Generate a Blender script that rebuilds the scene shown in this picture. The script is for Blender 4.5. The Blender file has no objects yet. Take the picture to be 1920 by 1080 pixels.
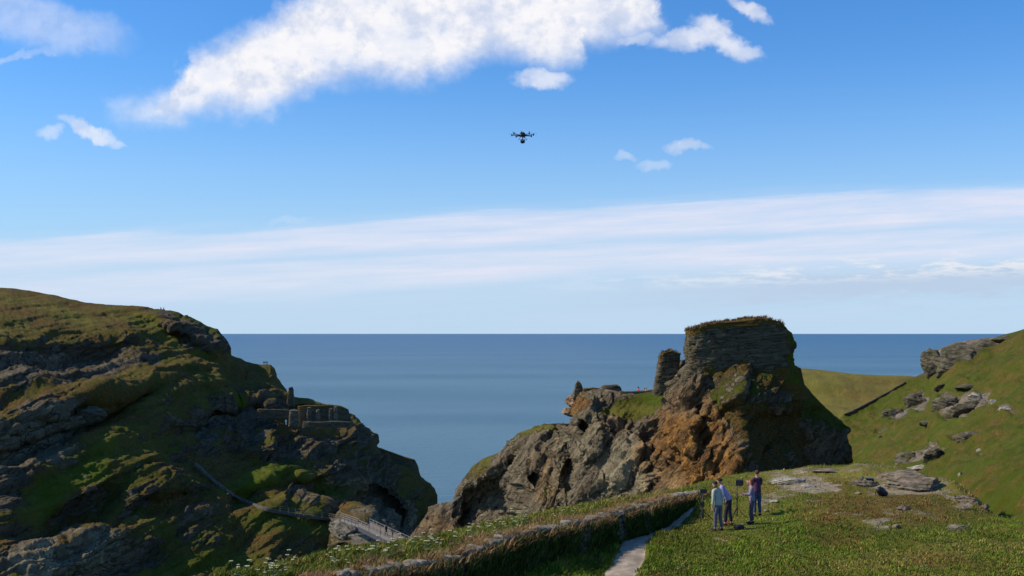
import bpy, bmesh, math, random
import numpy as np
from mathutils import Vector, Matrix
from mathutils.bvhtree import BVHTree
R = math.radians
rng = random.Random(7)
nr = np.random.RandomState(11)
scene = bpy.context.scene
C = scene.collection

# ------------------------------------------------------------------ camera
HC = 75.0            # camera height above the sea
F = 2059.0           # focal length in photo pixels (1920 wide)
HOR = 625.0          # row of the sea horizon
cam_d = bpy.data.cameras.new("camera"); cam = bpy.data.objects.new("camera", cam_d); C.objects.link(cam)
cam_d.sensor_width = 36.0; cam_d.lens = F * 36.0 / 1920.0
cam_d.clip_start = 0.5; cam_d.clip_end = 400000.0
cam_d.shift_y = (HOR - 540.0) / 1920.0
cam.location = (0, 0, HC); cam.rotation_euler = (R(90), 0, 0)
scene.camera = cam

# ------------------------------------------------------------------ light
SUN_AZ = -89.0       # degrees from +Y, negative = left
SUN_EL = 40.0
sd = Vector((math.sin(R(SUN_AZ)) * math.cos(R(SUN_EL)), math.cos(R(SUN_AZ)) * math.cos(R(SUN_EL)), math.sin(R(SUN_EL))))
sl = bpy.data.lights.new("sun", 'SUN'); sl.energy = 4.9; sl.angle = R(0.53); sl.color = (1.0, 0.89, 0.72)
sun = bpy.data.objects.new("sun", sl); C.objects.link(sun)
sun.rotation_euler = sd.to_track_quat('Z', 'Y').to_euler()

vs = scene.view_settings
vs.view_transform = 'Standard'; vs.look = 'None'; vs.exposure = 0.0; vs.gamma = 1.0
scene.display_settings.display_device = 'sRGB'

# ------------------------------------------------------------------ node helper
class NT:
    def __init__(s, tree): s.t = tree; s.n = tree.nodes; s.l = tree.links
    def new(s, typ, **kw):
        n = s.n.new(typ)
        for k, v in kw.items(): setattr(n, k, v)
        return n
    def put(s, sock, v):
        if v is None: return
        if isinstance(v, bpy.types.NodeSocket): s.l.new(v, sock)
        else:
            if isinstance(v, (tuple, list)) and len(v) == 3 and len(getattr(sock, 'default_value', (0,0,0))) == 4: v = (*v, 1)
            sock.default_value = v
    def m(s, op, a, b=None, c=None, clamp=False):
        n = s.new('ShaderNodeMath', operation=op); n.use_clamp = clamp
        s.put(n.inputs[0], a); s.put(n.inputs[1], b); s.put(n.inputs[2], c)
        return n.outputs[0]
    def ss(s, x, a, b):    # smoothstep
        n = s.new('ShaderNodeMapRange'); n.interpolation_type = 'SMOOTHSTEP'
        s.put(n.inputs['Value'], x); s.put(n.inputs['From Min'], a); s.put(n.inputs['From Max'], b)
        return n.outputs[0]
    def lin(s, x, a, b, c=0., d=1.):
        n = s.new('ShaderNodeMapRange')
        s.put(n.inputs['Value'], x); s.put(n.inputs['From Min'], a); s.put(n.inputs['From Max'], b)
        s.put(n.inputs['To Min'], c); s.put(n.inputs['To Max'], d)
        return n.outputs[0]
    def mix(s, f, a, b, bt='MIX'):
        n = s.new('ShaderNodeMix'); n.data_type = 'RGBA'; n.blend_type = bt
        s.put(n.inputs[0], f); s.put(n.inputs[6], a); s.put(n.inputs[7], b)
        return n.outputs[2]
    def xyz(s, x, y, z):
        n = s.new('ShaderNodeCombineXYZ'); s.put(n.inputs[0], x); s.put(n.inputs[1], y); s.put(n.inputs[2], z); return n.outputs[0]
    def sep(s, v):
        n = s.new('ShaderNodeSeparateXYZ'); s.put(n.inputs[0], v); return n.outputs
    def noise(s, v, scale, detail=4, rough=.55, dist=0., col=False):
        n = s.new('ShaderNodeTexNoise'); s.put(n.inputs['Vector'], v); n.inputs['Scale'].default_value = scale
        n.inputs['Detail'].default_value = detail; n.inputs['Roughness'].default_value = rough
        n.inputs['Distortion'].default_value = dist
        return n.outputs['Color' if col else 'Fac']
    def mapping(s, v, rot=(0,0,0), sc=(1,1,1), loc=(0,0,0)):
        n = s.new('ShaderNodeMapping'); s.put(n.inputs['Vector'], v)
        n.inputs['Rotation'].default_value = [R(a) for a in rot]; n.inputs['Scale'].default_value = sc; n.inputs['Location'].default_value = loc
        return n.outputs[0]
    def curve(s, x, pts, x0, x1, y0, y1):
        n = s.new('ShaderNodeFloatCurve'); s.put(n.inputs['Value'], s.lin(x, x0, x1))
        c = n.mapping.curves[0]
        q = [((px - x0) / (x1 - x0), (py - y0) / (y1 - y0)) for px, py in pts]
        c.points[0].location = q[0]; c.points[1].location = q[-1]
        for p in q[1:-1]: c.points.new(*p)
        for p in c.points: p.handle_type = 'VECTOR'
        n.mapping.update()
        return s.lin(n.outputs[0], 0, 1, y0, y1)

# ------------------------------------------------------------------ sky
world = bpy.data.worlds.new("World"); scene.world = world; world.use_nodes = True
world.node_tree.nodes.clear()
w = NT(world.node_tree)
SKYS = 0.10
sky = w.new('ShaderNodeTexSky'); sky.sky_type = 'NISHITA'; sky.sun_disc = False
sky.sun_elevation = R(SUN_EL); sky.sun_rotation = R(SUN_AZ)
sky.air_density = 1.0; sky.dust_density = 0.6; sky.ozone_density = 3.2; sky.altitude = 80
tc = w.new('ShaderNodeTexCoord')
D = w.sep(tc.outputs['Generated'])
dy = w.m('MAXIMUM', D[1], 0.05)
U = w.m('MULTIPLY_ADD', w.m('DIVIDE', D[0], dy), F, 960.0)
V = w.m('MULTIPLY_ADD', w.m('DIVIDE', D[2], dy), -F, HOR)
front = w.ss(D[1], 0.10, 0.35)
base = w.xyz(w.m('MULTIPLY', U, .01), w.m('MULTIPLY', V, .01), 0.0)
n1 = w.sep(w.noise(base, 1.1, 5, .6, col=True))
n2 = w.sep(w.noise(base, 3.6, 4, .5, col=True))
def pert(a, amp1, n, amp2, k):
    return w.m('ADD', a, w.m('ADD', w.m('MULTIPLY', w.m('SUBTRACT', n1[k], .5), amp1), w.m('MULTIPLY', w.m('SUBTRACT', n2[k], .5), amp2)))
Up = pert(U, 90, n1, 30, 0); Vp = pert(V, 60, n1, 26, 1)
up = [(150,198),(200,196),(260,184),(325,160),(350,100),(400,78),(500,38),(545,4),(620,-60),(1210,-60),(1245,30),(1262,42),(1300,60)]
lo = [(150,214),(200,220),(300,230),(420,214),(500,222),(545,196),(600,166),(650,152),(740,154),(800,164),(850,138),(920,108),(985,112),(1010,128),(1090,124),(1106,90),(1170,72),(1240,56),(1262,44),(1300,60)]
cu = w.curve(Up, up, 150, 1300, -60, 260); cl = w.curve(Up, lo, 150, 1300, -60, 260)
mb = w.m('MULTIPLY', w.ss(w.m('SUBTRACT', Vp, cu), -22, 46), w.ss(w.m('SUBTRACT', cl, Vp), -24, 52))
mb = w.m('MULTIPLY', mb, w.m('MULTIPLY', w.ss(Up, 180, 222), w.m('SUBTRACT', 1.0, w.ss(Up, 1225, 1262))))
mask = mb
def blob(cx, cy, rx, ry, ang, op, soft=1.0):
    a = R(ang); ca, sa = math.cos(a), math.sin(a)
    x = w.m('SUBTRACT', Up, cx); y = w.m('SUBTRACT', Vp, cy)
    xr = w.m('ADD', w.m('MULTIPLY', x, ca / rx), w.m('MULTIPLY', y, -sa / rx))
    yr = w.m('ADD', w.m('MULTIPLY', x, sa / ry), w.m('MULTIPLY', y, ca / ry))
    r = w.m('ADD', w.m('MULTIPLY', xr, xr), w.m('MULTIPLY', yr, yr))
    return w.m('MULTIPLY', w.m('SUBTRACT', 1.0, w.ss(r, 0.0, 1.9 * soft)), op)
for b in [(1290,70,70,20,6,.75),(1350,66,62,20,-30,.8),(1405,16,42,14,-25,.7),(1025,150,46,17,-4,.7),(1385,90,36,12,-10,.6),
          (172,250,52,12,-24,.65),(93,252,26,14,0,.38),(1290,274,42,12,0,.5),(1172,292,24,9,0,.28),(1226,307,26,9,0,.28),
          (70,40,150,42,-12,.38,),(130,62,60,16,-30,.35),(40,103,70,9,14,.30),(700,130,60,30,0,.3),(545,412,36,8,5,.14),(1190,70,40,12,0,.5),
          (10,5,60,40,0,.4)]:
    mask = w.m('MAXIMUM', mask, blob(*b))
# density breakup inside the clouds
nd = w.noise(w.mapping(base, rot=(0, 0, -20), sc=(.7, 1.5, 1)), 1.4, 6, .6)
mask = w.m('MULTIPLY', mask, w.lin(nd, .30, .55, .78, 1.0), clamp=True)
# long cirrus sheets low over the sea
tilt = w.m('MULTIPLY_ADD', U, 0.052, V)     # lines of constant tilt follow the sheets
sv = w.xyz(w.m('MULTIPLY', U, .0012), w.m('MULTIPLY', tilt, .016), 3.0)
st = w.noise(sv, 1.0, 6, .6, dist=.4)
sv2 = w.xyz(w.m('MULTIPLY', U, .004), w.m('MULTIPLY', tilt, .05), 1.0)
st2 = w.noise(sv2, 1.0, 5, .6)
tt = w.m('ADD', tilt, w.m('MULTIPLY', w.m('SUBTRACT', st, .5), 60))
tt = w.m('ADD', tt, w.m('MULTIPLY', w.m('SUBTRACT', st2, .5), 16))
ci = w.curve(tt, [(380,0),(430,.02),(446,.16),(456,.66),(500,.86),(516,.42),(532,.66),(556,.84),(586,.30),(620,.22),(700,.20)], 380, 700, 0, 1)
ci = w.m('MULTIPLY', ci, w.lin(st2, .30, .68, .60, 1.2))
ci = w.m('MULTIPLY', ci, w.lin(U, -200, 900, .72, 1.0))
# cloud bank at right, just over the horizon
cv = w.xyz(w.m('MULTIPLY', U, .008), w.m('MULTIPLY', w.m('MULTIPLY_ADD', U, .03, V), .040), 7.0)
nb = w.noise(cv, 1.0, 6, .62)
line = w.m('MULTIPLY_ADD', U, -0.042, 585.0)            # row of the bank's centre
dyb = w.m('SUBTRACT', V, line)
dyb = w.m('ADD', dyb, w.m('MULTIPLY', w.m('SUBTRACT', nb, .5), w.lin(U, 1000, 1900, 50, 130)))
bankm = w.m('MULTIPLY', w.ss(dyb, -26, -4), w.m('SUBTRACT', 1.0, w.ss(dyb, 22, 62)))
bankm = w.m('MULTIPLY', bankm, w.ss(U, 880, 1650))
bank_lit = w.m('MULTIPLY', w.m('SUBTRACT', 1.0, w.ss(dyb, -2, 18)), w.ss(nb, .40, .58))
K = 1.0 / SKYS
skyc = w.mix(1.0, sky.outputs[0], (0.58, 1.16, 1.72), 'MULTIPLY')
# pale blue-white air near the sea horizon
hz = w.m('SUBTRACT', 1.0, w.ss(D[2], 0.0, 0.30))
hz = w.m('MULTIPLY', w.m('POWER', hz, 1.5), .92)
skyc = w.mix(hz, skyc, tuple(K * c for c in (.48, .68, .88)))
shade = w.noise(base, 1.7, 5, .6)
cc = w.mix(w.ss(w.m('ADD', shade, w.m('MULTIPLY', w.m('SUBTRACT', n2[2], .5), .35)), .34, .58), tuple(K * c for c in (.70, .75, .88)), tuple(K * c for c in (.95, .94, .97)))
col = w.mix(w.m('MULTIPLY', ci, .95, clamp=True), skyc, tuple(K * c for c in (.79, .80, .93)))
bc = w.mix(bank_lit, tuple(K * c for c in (.50, .62, .79)), tuple(K * c for c in (.84, .85, .90)))
col = w.mix(w.m('MULTIPLY', bankm, .85), col, bc)
col = w.mix(w.m('MULTIPLY', mask, front), col, cc)
bg = w.new('ShaderNodeBackground'); w.put(bg.inputs[0], col); bg.inputs[1].default_value = SKYS
wo = w.new('ShaderNodeOutputWorld'); w.l.new(bg.outputs[0], wo.inputs[0])

# ------------------------------------------------------------------ numeric helpers
def P(px, py, d): return Vector(((px - 960) / F * d, d, HC - (py - HOR) / F * d))
_perm = np.random.RandomState(3).permutation(4096).astype(np.int64)
_grad = np.random.RandomState(4).normal(size=(4096, 3)); _grad /= np.linalg.norm(_grad, axis=1)[:, None]
def gnoise(p):
    i = np.floor(p).astype(np.int64); f = p - i; u = f * f * f * (f * (f * 6 - 15) + 10)
    def h(a, b, c):
        k = _perm[(_perm[(_perm[(i[..., 0] + a) & 4095] + i[..., 1] + b) & 4095] + i[..., 2] + c) & 4095]
        g = _grad[k]; return g[..., 0] * (f[..., 0] - a) + g[..., 1] * (f[..., 1] - b) + g[..., 2] * (f[..., 2] - c)
    x0 = h(0,0,0) * (1 - u[..., 0]) + h(1,0,0) * u[..., 0]; x1 = h(0,1,0) * (1 - u[..., 0]) + h(1,1,0) * u[..., 0]
    x2 = h(0,0,1) * (1 - u[..., 0]) + h(1,0,1) * u[..., 0]; x3 = h(0,1,1) * (1 - u[..., 0]) + h(1,1,1) * u[..., 0]
    y0 = x0 * (1 - u[..., 1]) + x1 * u[..., 1]; y1 = x2 * (1 - u[..., 1]) + x3 * u[..., 1]
    return (y0 * (1 - u[..., 2]) + y1 * u[..., 2]) * 1.6
def fbm(p, sc, oct=5, rough=.55, seed=0.0):
    p = p / sc + seed * 17.31; s = 0; a = 1; t = 0
    for _ in range(oct): s = s + a * gnoise(p); t += a; a *= rough; p = p * 2.03 + 5.7
    return s / t
def ridged(p, sc, oct=5, rough=.55, seed=0.0):
    p = p / sc + seed * 11.7; s = 0; a = 1; t = 0
    for _ in range(oct): s = s + a * (1 - 2.2 * np.abs(gnoise(p))); t += a; a *= rough; p = p * 2.07 + 3.1
    return s / t
def strata(p, M, h, seed, along=6.0, warp=1.0):
    S = p @ M; q = S[..., 2] / h + fbm(p, h * along, 4, .55, seed=seed) * warp; fl = np.floor(q); fr = q - fl
    lay = gnoise(np.stack([S[..., 0] / (h * along * .5) + fl * 7.3, S[..., 1] / (h * along * .5), fl * 3.7 + .5], -1))
    return lay * .8 + (sstep(fr, 0, .18) * (1 - fr) ** .6) * 1.0 - .4
def sstep(x, a, b):
    t = np.clip((x - a) / (b - a), 0, 1); return t * t * (3 - 2 * t)
def ell(px, py, cx, cy, rx, ry, ang=0.0, soft=.5):
    a = R(ang); x = px - cx; y = py - cy
    xr = (x * math.cos(a) - y * math.sin(a)) / rx; yr = (x * math.sin(a) + y * math.cos(a)) / ry
    return 1 - sstep(np.sqrt(xr * xr + yr * yr), 1 - soft, 1 + soft)
def pl(x, pts): a = np.array(pts, float); return np.interp(x, a[:, 0], a[:, 1])
def link(o): C.objects.link(o); return o
def mesh_np(name, co, faces, mat=None, parent=None, smooth=True, attrs=None):
    me = bpy.data.meshes.new(name); co = np.asarray(co, np.float32); faces = np.asarray(faces, np.int32)
    k = faces.shape[1]
    me.vertices.add(len(co)); me.vertices.foreach_set('co', co.ravel())
    me.loops.add(faces.size); me.loops.foreach_set('vertex_index', faces.ravel())
    me.polygons.add(len(faces)); me.polygons.foreach_set('loop_start', np.arange(0, faces.size, k, dtype=np.int32))
    me.polygons.foreach_set('loop_total', np.full(len(faces), k, np.int32))
    me.update(calc_edges=True); me.validate()
    if smooth: me.polygons.foreach_set('use_smooth', np.ones(len(me.polygons), bool))
    for an, av in (attrs or {}).items():
        at = me.color_attributes.new(an, 'FLOAT_COLOR', 'POINT'); v = np.ones((len(co), 4), np.float32); v[:, :av.shape[1]] = av
        at.data.foreach_set('color', v.ravel())
    if mat: me.materials.append(mat)
    o = bpy.data.objects.new(name, me); link(o); o.parent = parent
    return o
def grid_faces(H, W):
    i = np.arange(H * W).reshape(H, W)
    return np.stack([i[:-1, :-1], i[1:, :-1], i[1:, 1:], i[:-1, 1:]], -1).reshape(-1, 4)
def grid_normals(G):
    du = np.gradient(G, axis=1); dv = np.gradient(G, axis=0); n = np.cross(dv, du)
    n /= np.linalg.norm(n, axis=-1, keepdims=True) + 1e-9; return n
def blurn(a, k):
    for _ in range(k):
        a = a.copy(); a[1:-1] = (a[:-2] + a[1:-1] * 2 + a[2:]) / 4; a[:, 1:-1] = (a[:, :-2] + a[:, 1:-1] * 2 + a[:, 2:]) / 4
    return a
def tag(o, label=None, cat=None, group=None, kind=None):
    if label: o['label'] = label
    if cat: o['category'] = cat
    if group: o['group'] = group
    if kind: o['kind'] = kind
    return o
def empty(name, loc, rz=0.0, label=None, cat=None, group=None):
    o = bpy.data.objects.new(name, None); link(o); o.location = loc; o.rotation_euler = (0, 0, rz); o.empty_display_size = .2
    return tag(o, label, cat, group)

# ------------------------------------------------------------------ materials
def newmat(name):
    m = bpy.data.materials.new(name); m.use_nodes = True; m.node_tree.nodes.clear(); t = NT(m.node_tree)
    b = t.new('ShaderNodeBsdfPrincipled'); o = t.new('ShaderNodeOutputMaterial'); t.l.new(b.outputs[0], o.inputs[0])
    return m, t, b
def simple(name, col, rough=.7, metal=0.0, var=.25, scale=6.0, spec=.3):
    m, t, b = newmat(name); tcn = t.new('ShaderNodeTexCoord')
    n = t.noise(tcn.outputs['Object'], scale, 4, .6)
    dark = tuple(c * (1 - var) for c in col); lite = tuple(min(1, c * (1 + var)) for c in col)
    t.put(b.inputs['Base Color'], t.mix(t.lin(n, .3, .7), dark, lite)); b.inputs['Roughness'].default_value = rough
    b.inputs['Metallic'].default_value = metal; b.inputs['Specular IOR Level'].default_value = spec
    return m
def terrain_mat(name, rot=(0, 0, 0), s=1.0, grass_gain=1.0, rock=((.055,.055,.05),(.16,.145,.125)), bump=.5, crack_k=.0, gs=1.0):
    """mask: R grass, G rust, B pale ; mask2: R heath (brown), G lush green, B dry yellow"""
    m, t, b = newmat(name)
    g = t.new('ShaderNodeNewGeometry').outputs['Position']
    A = t.new('ShaderNodeVertexColor'); A.layer_name = 'mask'; a = t.sep(A.outputs[0])
    B = t.new('ShaderNodeVertexColor'); B.layer_name = 'mask2'; b2 = t.sep(B.outputs[0])
    gm = t.mapping(g, rot=rot, sc=(1, 1, 1))
    strat = t.mapping(gm, sc=(.12, .35, 1.3))
    f1 = t.noise(strat, 1.0 / s, 7, .65, dist=.5)
    f2 = t.noise(g, .55 / s, 7, .65)
    f3 = t.noise(g, 3.2 / s, 6, .7)
    f4 = t.noise(g, .12 / s, 4, .6)
    vo = t.new('ShaderNodeTexVoronoi'); vo.feature = 'DISTANCE_TO_EDGE'; t.put(vo.inputs['Vector'], t.mapping(gm, sc=(.35, .6, 1.1))); vo.inputs['Scale'].default_value = .55 / s
    crack = t.ss(vo.outputs['Distance'], 0.0, .09)
    rk = t.mix(t.ss(f1, .36, .64), rock[0], rock[1])
    rk = t.mix(t.lin(f3, .3, .75, 0, .55), rk, tuple(c * 1.5 for c in rock[1]))
    rk = t.mix(t.lin(f4, .4, .7, 0, .5), rk, (.13, .085, .045))
    pale = t.mix(t.ss(f2, .3, .7), (.20, .155, .085), (.60, .50, .30))
    rk = t.mix(t.m('MULTIPLY', a[2], t.lin(f3, .3, .6, .45, 1.1), clamp=True), rk, pale)
    rust = t.mix(t.ss(f2, .35, .66), (.16, .065, .018), (.56, .27, .06))
    rust = t.mix(t.lin(f3, .52, .75, 0, .6), rust, (.52, .40, .20))
    rk = t.mix(t.m('MULTIPLY', a[1], t.lin(f1, .3, .6, .55, 1.1), clamp=True), rk, rust)
    rk = t.mix(t.m('MULTIPLY', t.m('SUBTRACT', 1.0, crack), crack_k), rk, (.02, .02, .018))
    fz = t.noise(t.mapping(gm, sc=(.22, .4, .9)), .55 / s, 6, .6, dist=.6)
    fis = t.m('SUBTRACT', 1.0, t.ss(t.m('ABSOLUTE', t.m('SUBTRACT', fz, .5)), .004, .030))
    fis = t.m('MULTIPLY', fis, t.ss(f2, .38, .55))
    rk = t.mix(t.m('MULTIPLY', fis, .75), rk, (.022, .018, .014))
    gr = t.mix(t.ss(f2, .32, .68), (.045, .060, .005), (.090, .098, .010))
    gr = t.mix(t.lin(f3, .35, .7, 0, .45), gr, (.135, .125, .020))
    gr = t.mix(t.m('MULTIPLY', b2[1], t.lin(f3, .2, .7, 1.0, .55)), gr, t.mix(f2, (.055, .092, .004), (.105, .140, .007)))
    gr = t.mix(t.m('MULTIPLY', b2[2], t.lin(f3, .2, .8, .5, 1.0)), gr, t.mix(f2, (.17, .135, .025), (.31, .24, .055)))
    if gs != 1.0: gr = t.mix(1.0, gr, (gs, gs, gs), 'MULTIPLY')
    he = t.mix(t.ss(f3, .35, .65), (.080, .042, .012), (.200, .105, .032))
    gr = t.mix(t.m('MULTIPLY', b2[0], t.lin(f2, .35, .6, .35, 1.0), clamp=True), gr, he)
    e = t.m('ADD', a[0], t.m('ADD', t.m('MULTIPLY', t.m('SUBTRACT', f3, .5), .9), t.m('MULTIPLY', t.m('SUBTRACT', f2, .5), .8)))
    gf = t.ss(e, .38, .58)
    t.put(b.inputs['Base Color'], t.mix(gf, rk, gr))
    b.inputs['Roughness'].default_value = .92; b.inputs['Specular IOR Level'].default_value = .12
    hr = t.m('ADD', t.m('MULTIPLY_ADD', fis, -.35, t.m('MULTIPLY', f1, 1.1)), t.m('ADD', t.m('MULTIPLY', f3, .65), t.m('MULTIPLY', crack, .3 * (crack_k > 0))))
    hg = t.m('ADD', t.m('MULTIPLY', f3, .5), t.m('MULTIPLY', f2, .3))
    mx = t.new('ShaderNodeMix'); t.put(mx.inputs[0], gf); t.put(mx.inputs[2], hr); t.put(mx.inputs[3], hg)
    bp = t.new('ShaderNodeBump'); bp.inputs['Strength'].default_value = bump; bp.inputs['Distance'].default_value = 1.6 * s
    t.put(bp.inputs['Height'], mx.outputs[0]); t.put(b.inputs['Normal'], bp.outputs[0])
    return m

# ------------------------------------------------------------------ relief builder for the cliffs and hills
def relief(name, x0, x1, W, H, sil, bot, fs, depth, mat, masks, disp, feats=(), back=None, sea=True, foot=12.0, behind=1.0, ridge_fade=.05, rf0=.12, slope_k=0.0):
    px = np.linspace(x0, x1, W)
    top = pl(px, sil); bt = pl(px, bot)
    dk = np.array([[r[0]] + list(r[1:]) for r in depth], float)
    dcol = np.stack([np.interp(px, dk[:, 0], dk[:, k + 1]) for k in range(len(fs))], 0)   # K x W
    for _ in range(max(2, W // 60)): dcol[:, 1:-1] = (dcol[:, :-2] + 2 * dcol[:, 1:-1] + dcol[:, 2:]) / 4
    v = np.linspace(0, 1, H)
    dep = np.stack([np.interp(v, fs, dcol[:, j]) for j in range(W)], 1)                   # H x W
    dep = blurn(dep, 3)
    PX = np.broadcast_to(px, (H, W)).copy(); PY = top + v[:, None] * (bt - top)
    for (cx, cy, rx, ry, ang, dd, soft) in feats:
        dep = dep + dd * ell(PX, PY, cx, cy, rx, ry, ang, soft) * sstep(v, 0, .05)[:, None]
    X = (PX - 960) / F * dep; Z = HC - (PY - HOR) / F * dep
    G = np.stack([X, dep, Z], -1)
    m1, m2 = masks(PX, PY, G)
    n = blurn(grid_normals(G), 4); n /= np.linalg.norm(n, axis=-1, keepdims=True) + 1e-9
    if np.mean(n[..., 1]) > 0: n = -n
    dsp = disp(G, PX, PY, m1)
    fade = rf0 + (1 - rf0) * sstep(v, 0, ridge_fade)[:, None]
    G = G + n * (dsp * fade)[..., None]
    if slope_k:
        nz = np.abs(blurn(grid_normals(G), 1)[..., 2]); loc = blurn(nz, 40); m1 = m1.copy(); m1[..., 0] = np.clip(m1[..., 0] + np.clip((nz - loc) * slope_k, -.5, .5), 0, 1.2)
    rows = [G]; M1 = [m1]; M2 = [m2]
    if sea:                                       # carry the foot down to below the water
        last = G[-1]
        fr = np.linspace(0, 1, 14)[1:]
        ext = last[None] + fr[:, None, None] * np.stack([last[:, 0] * (-foot / np.maximum(last[:, 1], 1)), np.full(W, -foot), -3 - last[:, 2]], -1)[None]
        ext = ext + (gnoise(ext / 6.0) * 1.5 * np.minimum(1, fr * 4)[:, None])[..., None] * n[-1][None]
        rows.append(ext); M1.append(np.repeat(m1[-1:], 13, 0)); M2.append(np.repeat(m2[-1:], 13, 0))
    # behind the ridge: rounds over and falls away from the viewer
    r0 = G[0]; bk = []
    offs = np.array([1.2, 3, 7, 14, 26, 45, 80]) * behind
    for o_ in offs[::-1]:
        d = r0[:, 1] + o_; s_ = d / r0[:, 1]
        sight = HC - (HC - r0[:, 2]) * s_
        z = np.minimum(sight, r0[:, 2]) - .10 * o_ - .010 * o_ * o_ / behind
        z = np.maximum(z, -3)
        bk.append(np.stack([r0[:, 0] * s_, d, z], -1))
    bk = np.array(bk); rows.insert(0, bk)
    M1.insert(0, np.repeat(m1[:1], len(offs), 0)); M2.insert(0, np.repeat(m2[:1], len(offs), 0))
    G = np.concatenate(rows, 0); m1 = np.concatenate(M1, 0); m2 = np.concatenate(M2, 0)
    o = mesh_np(name, G.reshape(-1, 3), grid_faces(*G.shape[:2]), mat, attrs={'mask': m1.reshape(-1, 3), 'mask2': m2.reshape(-1, 3)})
    tag(o, kind='structure')
    return o
def paint(PX, PY, items, val=0.0, wob=None):
    a = np.full(PX.shape, float(val))
    qx, qy = (PX, PY) if wob is None else (PX + wob[0], PY + wob[1])
    for it in items:
        cx, cy, rx, ry, ang, v = it[:6]; e = ell(qx, qy, cx, cy, rx, ry, ang, .45)
        a = a * (1 - e) + v * e
    return a
def rotm(ax, az):
    return np.array(Matrix.Rotation(R(az), 3, 'Z') @ Matrix.Rotation(R(ax), 3, 'Y'))
def bvh_of(*obs):
    vs_, fs_ = [], []
    for o in obs:
        b = len(vs_); vs_ += [o.matrix_world @ v.co for v in o.data.vertices]; fs_ += [[b + i for i in p.vertices] for p in o.data.polygons]
    return BVHTree.FromPolygons(vs_, fs_)
def hit(bvh, px, py):
    r = bvh.ray_cast(Vector((0, 0, HC)), P(px, py, 100.0) - Vector((0, 0, HC)))
    return r[0], r[1]

# ------------------------------------------------------------------ sea
def make_sea():
    xs = np.sinh(np.linspace(-9.5, 9.5, 180)); xs = xs / xs.max() * 160000
    ys = np.concatenate([np.linspace(-3000, 400, 20), 400 * (160000 / 400) ** np.linspace(0, 1, 120)[1:]])
    Xg, Yg = np.meshgrid(xs, ys)
    G = np.stack([Xg, Yg, Xg * 0], -1)
    m, t, b = newmat("sea_water")
    g = t.new('ShaderNodeNewGeometry').outputs['Position']
    a = t.noise(t.mapping(g, sc=(.0011, .0022, 1)), 1.0, 5, .6)
    c = t.noise(t.mapping(g, rot=(0, 0, 8), sc=(.0009, .0024, 1)), 1.0, 4, .55)
    y = t.sep(g)[1]
    col = t.mix(t.ss(a, .3, .7), (.056, .135, .182), (.082, .168, .212))
    col = t.mix(t.lin(c, .42, .70, 0, .5), col, (.135, .235, .285))
    col = t.mix(t.ss(t.m('LOGARITHM', y, 10.0), 3.0, 4.3), col, (.034, .112, .205))
    t.put(b.inputs['Base Color'], col)
    b.inputs['Roughness'].default_value = .38; b.inputs['Specular IOR Level'].default_value = .22; b.inputs['IOR'].default_value = 1.33
    w1 = t.noise(t.mapping(g, rot=(0, 0, 20), sc=(.06, .16, .1)), 1.0, 5, .65)
    w2 = t.noise(t.mapping(g, rot=(0, 0, -15), sc=(.4, .9, 1)), 1.0, 3, .6)
    bp = t.new('ShaderNodeBump'); bp.inputs['Strength'].default_value = .7; bp.inputs['Distance'].default_value = 2.2
    t.put(bp.inputs['Height'], t.m('ADD', w1, t.m('MULTIPLY', w2, .18))); t.put(b.inputs['Normal'], bp.outputs[0])
    o = mesh_np('sea', G.reshape(-1, 3), grid_faces(*G.shape[:2])[:, ::-1], m); tag(o, kind='structure')
make_sea()

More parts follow.
